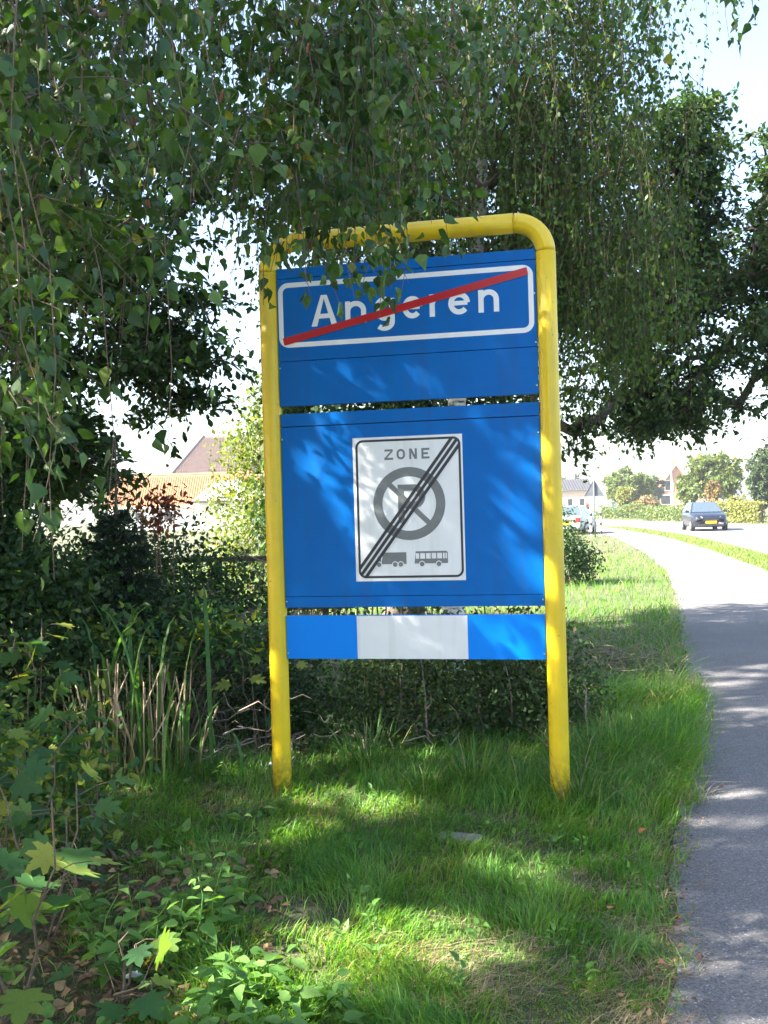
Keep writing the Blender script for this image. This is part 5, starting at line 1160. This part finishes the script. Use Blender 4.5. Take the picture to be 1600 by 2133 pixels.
gable_house('brick_house', 'red brick gable house with a chimney among the trees across the road', 1352, 1466, 1042, 968, 150, 9, M['brick'], M['orange_tile'], 0, True, [(.37, 3.0, 1.3, 1.6), (.62, 3.0, 1.3, 1.6), (.3, .9, 1.6, 1.5), (.7, .9, 1.6, 1.5)], .5)
gable_house('pale_house', 'pale brick house with a dark tiled roof far down the road behind the triangular sign', 1150, 1232, 1022, 998, 150, 8, M['pale_brick'], M['dark_tile'], 0, False, [(.2, 1.0, .9, 1.3), (.45, 1.0, .9, 1.3), (.75, 1.0, .9, 1.3)], None)

# ------------------------------------------------------------------ distant trees, hedges
def far_tree(name, label, px, py0, py1, d, wpx, mat, seed, leaf=.34, n=90, group='trees across the road', per=9, shape=1.0, cat='tree', kind='kite', low=.25):
    c = at_depth(px, 1060, d); s = d / FPX; top = CAM_H + (1066.5 + (800 - px) * .0282 - 1.0 * 0 - py0) * s - (0); top = at_depth(px, py0, d)[2]; W = wpx * s / 2
    hC = top * (1 - low) / 2; cz = top - hC
    rng = np.random.default_rng(seed)
    bl = [(c[0], d, cz, W * .8, W * .8, hC * .9, 3)]
    for k in range(6):
        a = rng.uniform(0, 6.28); bl.append((c[0] + math.cos(a) * W * .5, d + math.sin(a) * W * .5, cz + rng.uniform(-.5, .45) * hC, W * .5, W * .5, hC * .45, 1))
    return broad_tree(name, label, (c[0], d, 0), (c[0], d, top * .85), max(.06, W * .06), bl, n, W * .18 + .12, 6, per, leaf, kind, mat, M['bark'], seed, group=group, flat=.3, gap=-.6, gs=2.5 / max(W, .5), cat=cat)
far_tree('round_tree', 'round green tree with darker right side beyond the triangular sign', 1308, 972, 1072, 105, 105, M['far_leaf'], 301, n=150)
far_tree('round_tree', 'lighter yellow-green tree in front of the round green tree', 1302, 1012, 1072, 96, 44, M['far_yellow_leaf'], 302, leaf=.26, n=70)
far_tree('broad_tree', 'large pale green tree behind the dark blue car', 1490, 932, 1075, 82, 140, M['far_leaf'], 303, n=240)
far_tree('broad_tree', 'paler tree left of the large pale green one, partly before the brick gable', 1440, 975, 1075, 84, 60, M['far_leaf'], 304, n=90, leaf=.28)
far_tree('cypress_tree', 'dark green cypress at the right edge beside the yellow hedge', 1588, 905, 1085, 64, 62, M['far_dark_leaf'], 305, n=170, leaf=.22, low=.05)
far_tree('copper_tree', 'reddish-leaved tree behind the dark cypress at the right edge', 1640, 930, 1085, 74, 80, M['far_brown_leaf'], 306, n=90, leaf=.26)
far_tree('round_tree', 'small grey-green tree left of the brick gable house', 1368, 985, 1060, 140, 40, M['far_dark_leaf'], 307, n=60, leaf=.4)
for k, (px, py) in enumerate([(1180, 985), (1206, 980), (1168, 995)]):
    far_tree('poplar_tree', ['slim pale poplar beside the right yellow post', 'slim pale poplar above the dark roof of the pale house', 'slim pale poplar mostly behind the right yellow post'][k], px, py, 1060, 210, 16, M['far_dark_leaf'], 310 + k, n=40, leaf=.5, low=.1, group='poplars on the skyline')
def hedge(name, label, px0, px1, py, dist0, dist1, thick, mat, seed, n=2600, size=.16, wav=.0):
    a = at_depth(px0, 1070, dist0); b = at_depth(px1, 1070, dist1); top0 = at_depth(px0, py, dist0)[2]; top1 = at_depth(px1, py, dist1)[2]
    rng = np.random.default_rng(seed); root = empty(name, (a[0], a[1], 0)); tag(root, label, 'hedge')
    u = rng.uniform(size=n); tt = top0 + (top1 - top0) * u + wav * np.sin(u * 9 + seed)
    w = rng.uniform(-1, 1, n); z = rng.uniform(0, 1, n)
    side_ = rng.uniform(size=n); w = np.where(side_ < .5, -1 + .15 * rng.uniform(size=n), w); z = np.where(side_ > .75, 1 - .08 * rng.uniform(size=n), z)
    e = b[:2] - a[:2]; nn_ = np.array([-e[1], e[0]]) / np.linalg.norm(e)
    P = np.stack([u * e[0] + nn_[0] * w * thick / 2, u * e[1] + nn_[1] * w * thick / 2, z * tt], 1) + rng.normal(size=(n, 3)) * .05
    V, F = leaf_geo(P, rnd_dir(rng, n), unit(rng.normal(size=(n, 3)) * .6 + np.array([0, -.4, .8])), size * rng.uniform(.6, 1.3, n), 'kite')
    o = mobj('foliage', npmesh('foliage', V, F, mat), root); o['kind'] = 'stuff'
    k = 40; uu = np.linspace(0.01, .99, k); st = np.stack([uu * e[0], uu * e[1], 0 * uu], 1); L = st[:, None] + np.array([0, 0, 1.0]) * ((top0 + (top1 - top0) * uu) * .85)[:, None, None] * np.linspace(0, 1, 3)[None, :, None] + rng.normal(size=(k, 3, 3)) * .06
    V, F = tubes(L, np.full((k, 3), .03), 4); o = mobj('stems', npmesh('stems', V, F, M['bark']), root); o['kind'] = 'stuff'
hedge('clipped_hedge', 'square-cut yellow-green hedge right of the dark blue car', 1502, 1592, 1046, 66, 63, 1.2, M['far_yellow_leaf'], 321, 3600, .15)
hedge('clipped_hedge', 'low light hedge left of the dark blue car, behind the lamp post', 1352, 1436, 1058, 80, 72, 1.2, M['far_leaf'], 322, 3200, .17, .08)
hedge('wild_hedge', 'long mixed hedge running back below the round trees', 1268, 1400, 1056, 98, 88, 2.4, M['far_leaf'], 323, 4200, .24, .3)
hedge('wild_hedge', 'hedge in front of the pale house at the road bend', 1150, 1262, 1066, 118, 110, 2.0, M['far_leaf'], 324, 2400, .24, .15)
far_tree('brown_shrub', 'brownish-pink shrub behind the dark blue car roof', 1482, 992, 1050, 76, 36, M['far_brown_leaf'], 330, n=50, leaf=.2, cat='shrub', low=.02, group='shrubs across the road')
far_tree('yellow_shrub', 'pale rust-tinted shrub sloping down left of the brick gable house', 1345, 1026, 1075, 92, 70, M['far_brown_leaf'], 331, n=60, leaf=.22, cat='shrub', low=.02, group='shrubs across the road')
far_tree('yellow_shrub', 'bright yellow-green shrub right of the car above the square-cut hedge', 1540, 1022, 1075, 70, 44, M['far_yellow_leaf'], 332, n=60, leaf=.18, cat='shrub', low=.02, group='shrubs across the road')
far_tree('flowering_shrub', 'small red-tinted shrub in front of the pale house', 1216, 1046, 1066, 100, 22, M['red_leaf'], 333, n=16, leaf=.16, cat='shrub', low=.05, group='shrubs across the road')
for k, (px, lab) in enumerate([(40, 'pale tree far behind the dark spruces'), (240, 'tree far behind the tall spruce tip'), (640, 'tree far behind the sign, left of its zone plate'), (840, 'tree far behind the middle of the zone plate'), (1020, 'tree far behind the right part of the lower panel')]):
    far_tree('field_tree', lab, px, 960 + 20 * (k % 3), 1070, 150 + 8 * (k % 2), 190, M['far_leaf'] if k % 2 else M['far_dark_leaf'], 340 + k, n=70, leaf=.5, group='tree row far behind the sign')

# ------------------------------------------------------------------ thin veil volume added in place of lens glare and overexposed distance
hm = bpy.data.materials.new('glare_veil'); hm.use_nodes = True; hn = hm.node_tree.nodes; hn.remove(hn['Principled BSDF'])
pv = hn.new('ShaderNodeVolumePrincipled'); pv.inputs['Color'].default_value = (.93, .96, 1, 1); pv.inputs['Density'].default_value = GLARE_VEIL; pv.inputs['Anisotropy'].default_value = .2
hm.node_tree.links.new(pv.outputs[0], hn['Material Output'].inputs['Volume'])
if GLARE_VEIL > 0:
    hz = MB().box((-262, -62, -1), (262, 422, 20)).build('glare_veil', hm); hz['kind'] = 'stuff'; hz['label'] = 'thin pale veil added for lens glare over the road and houses'
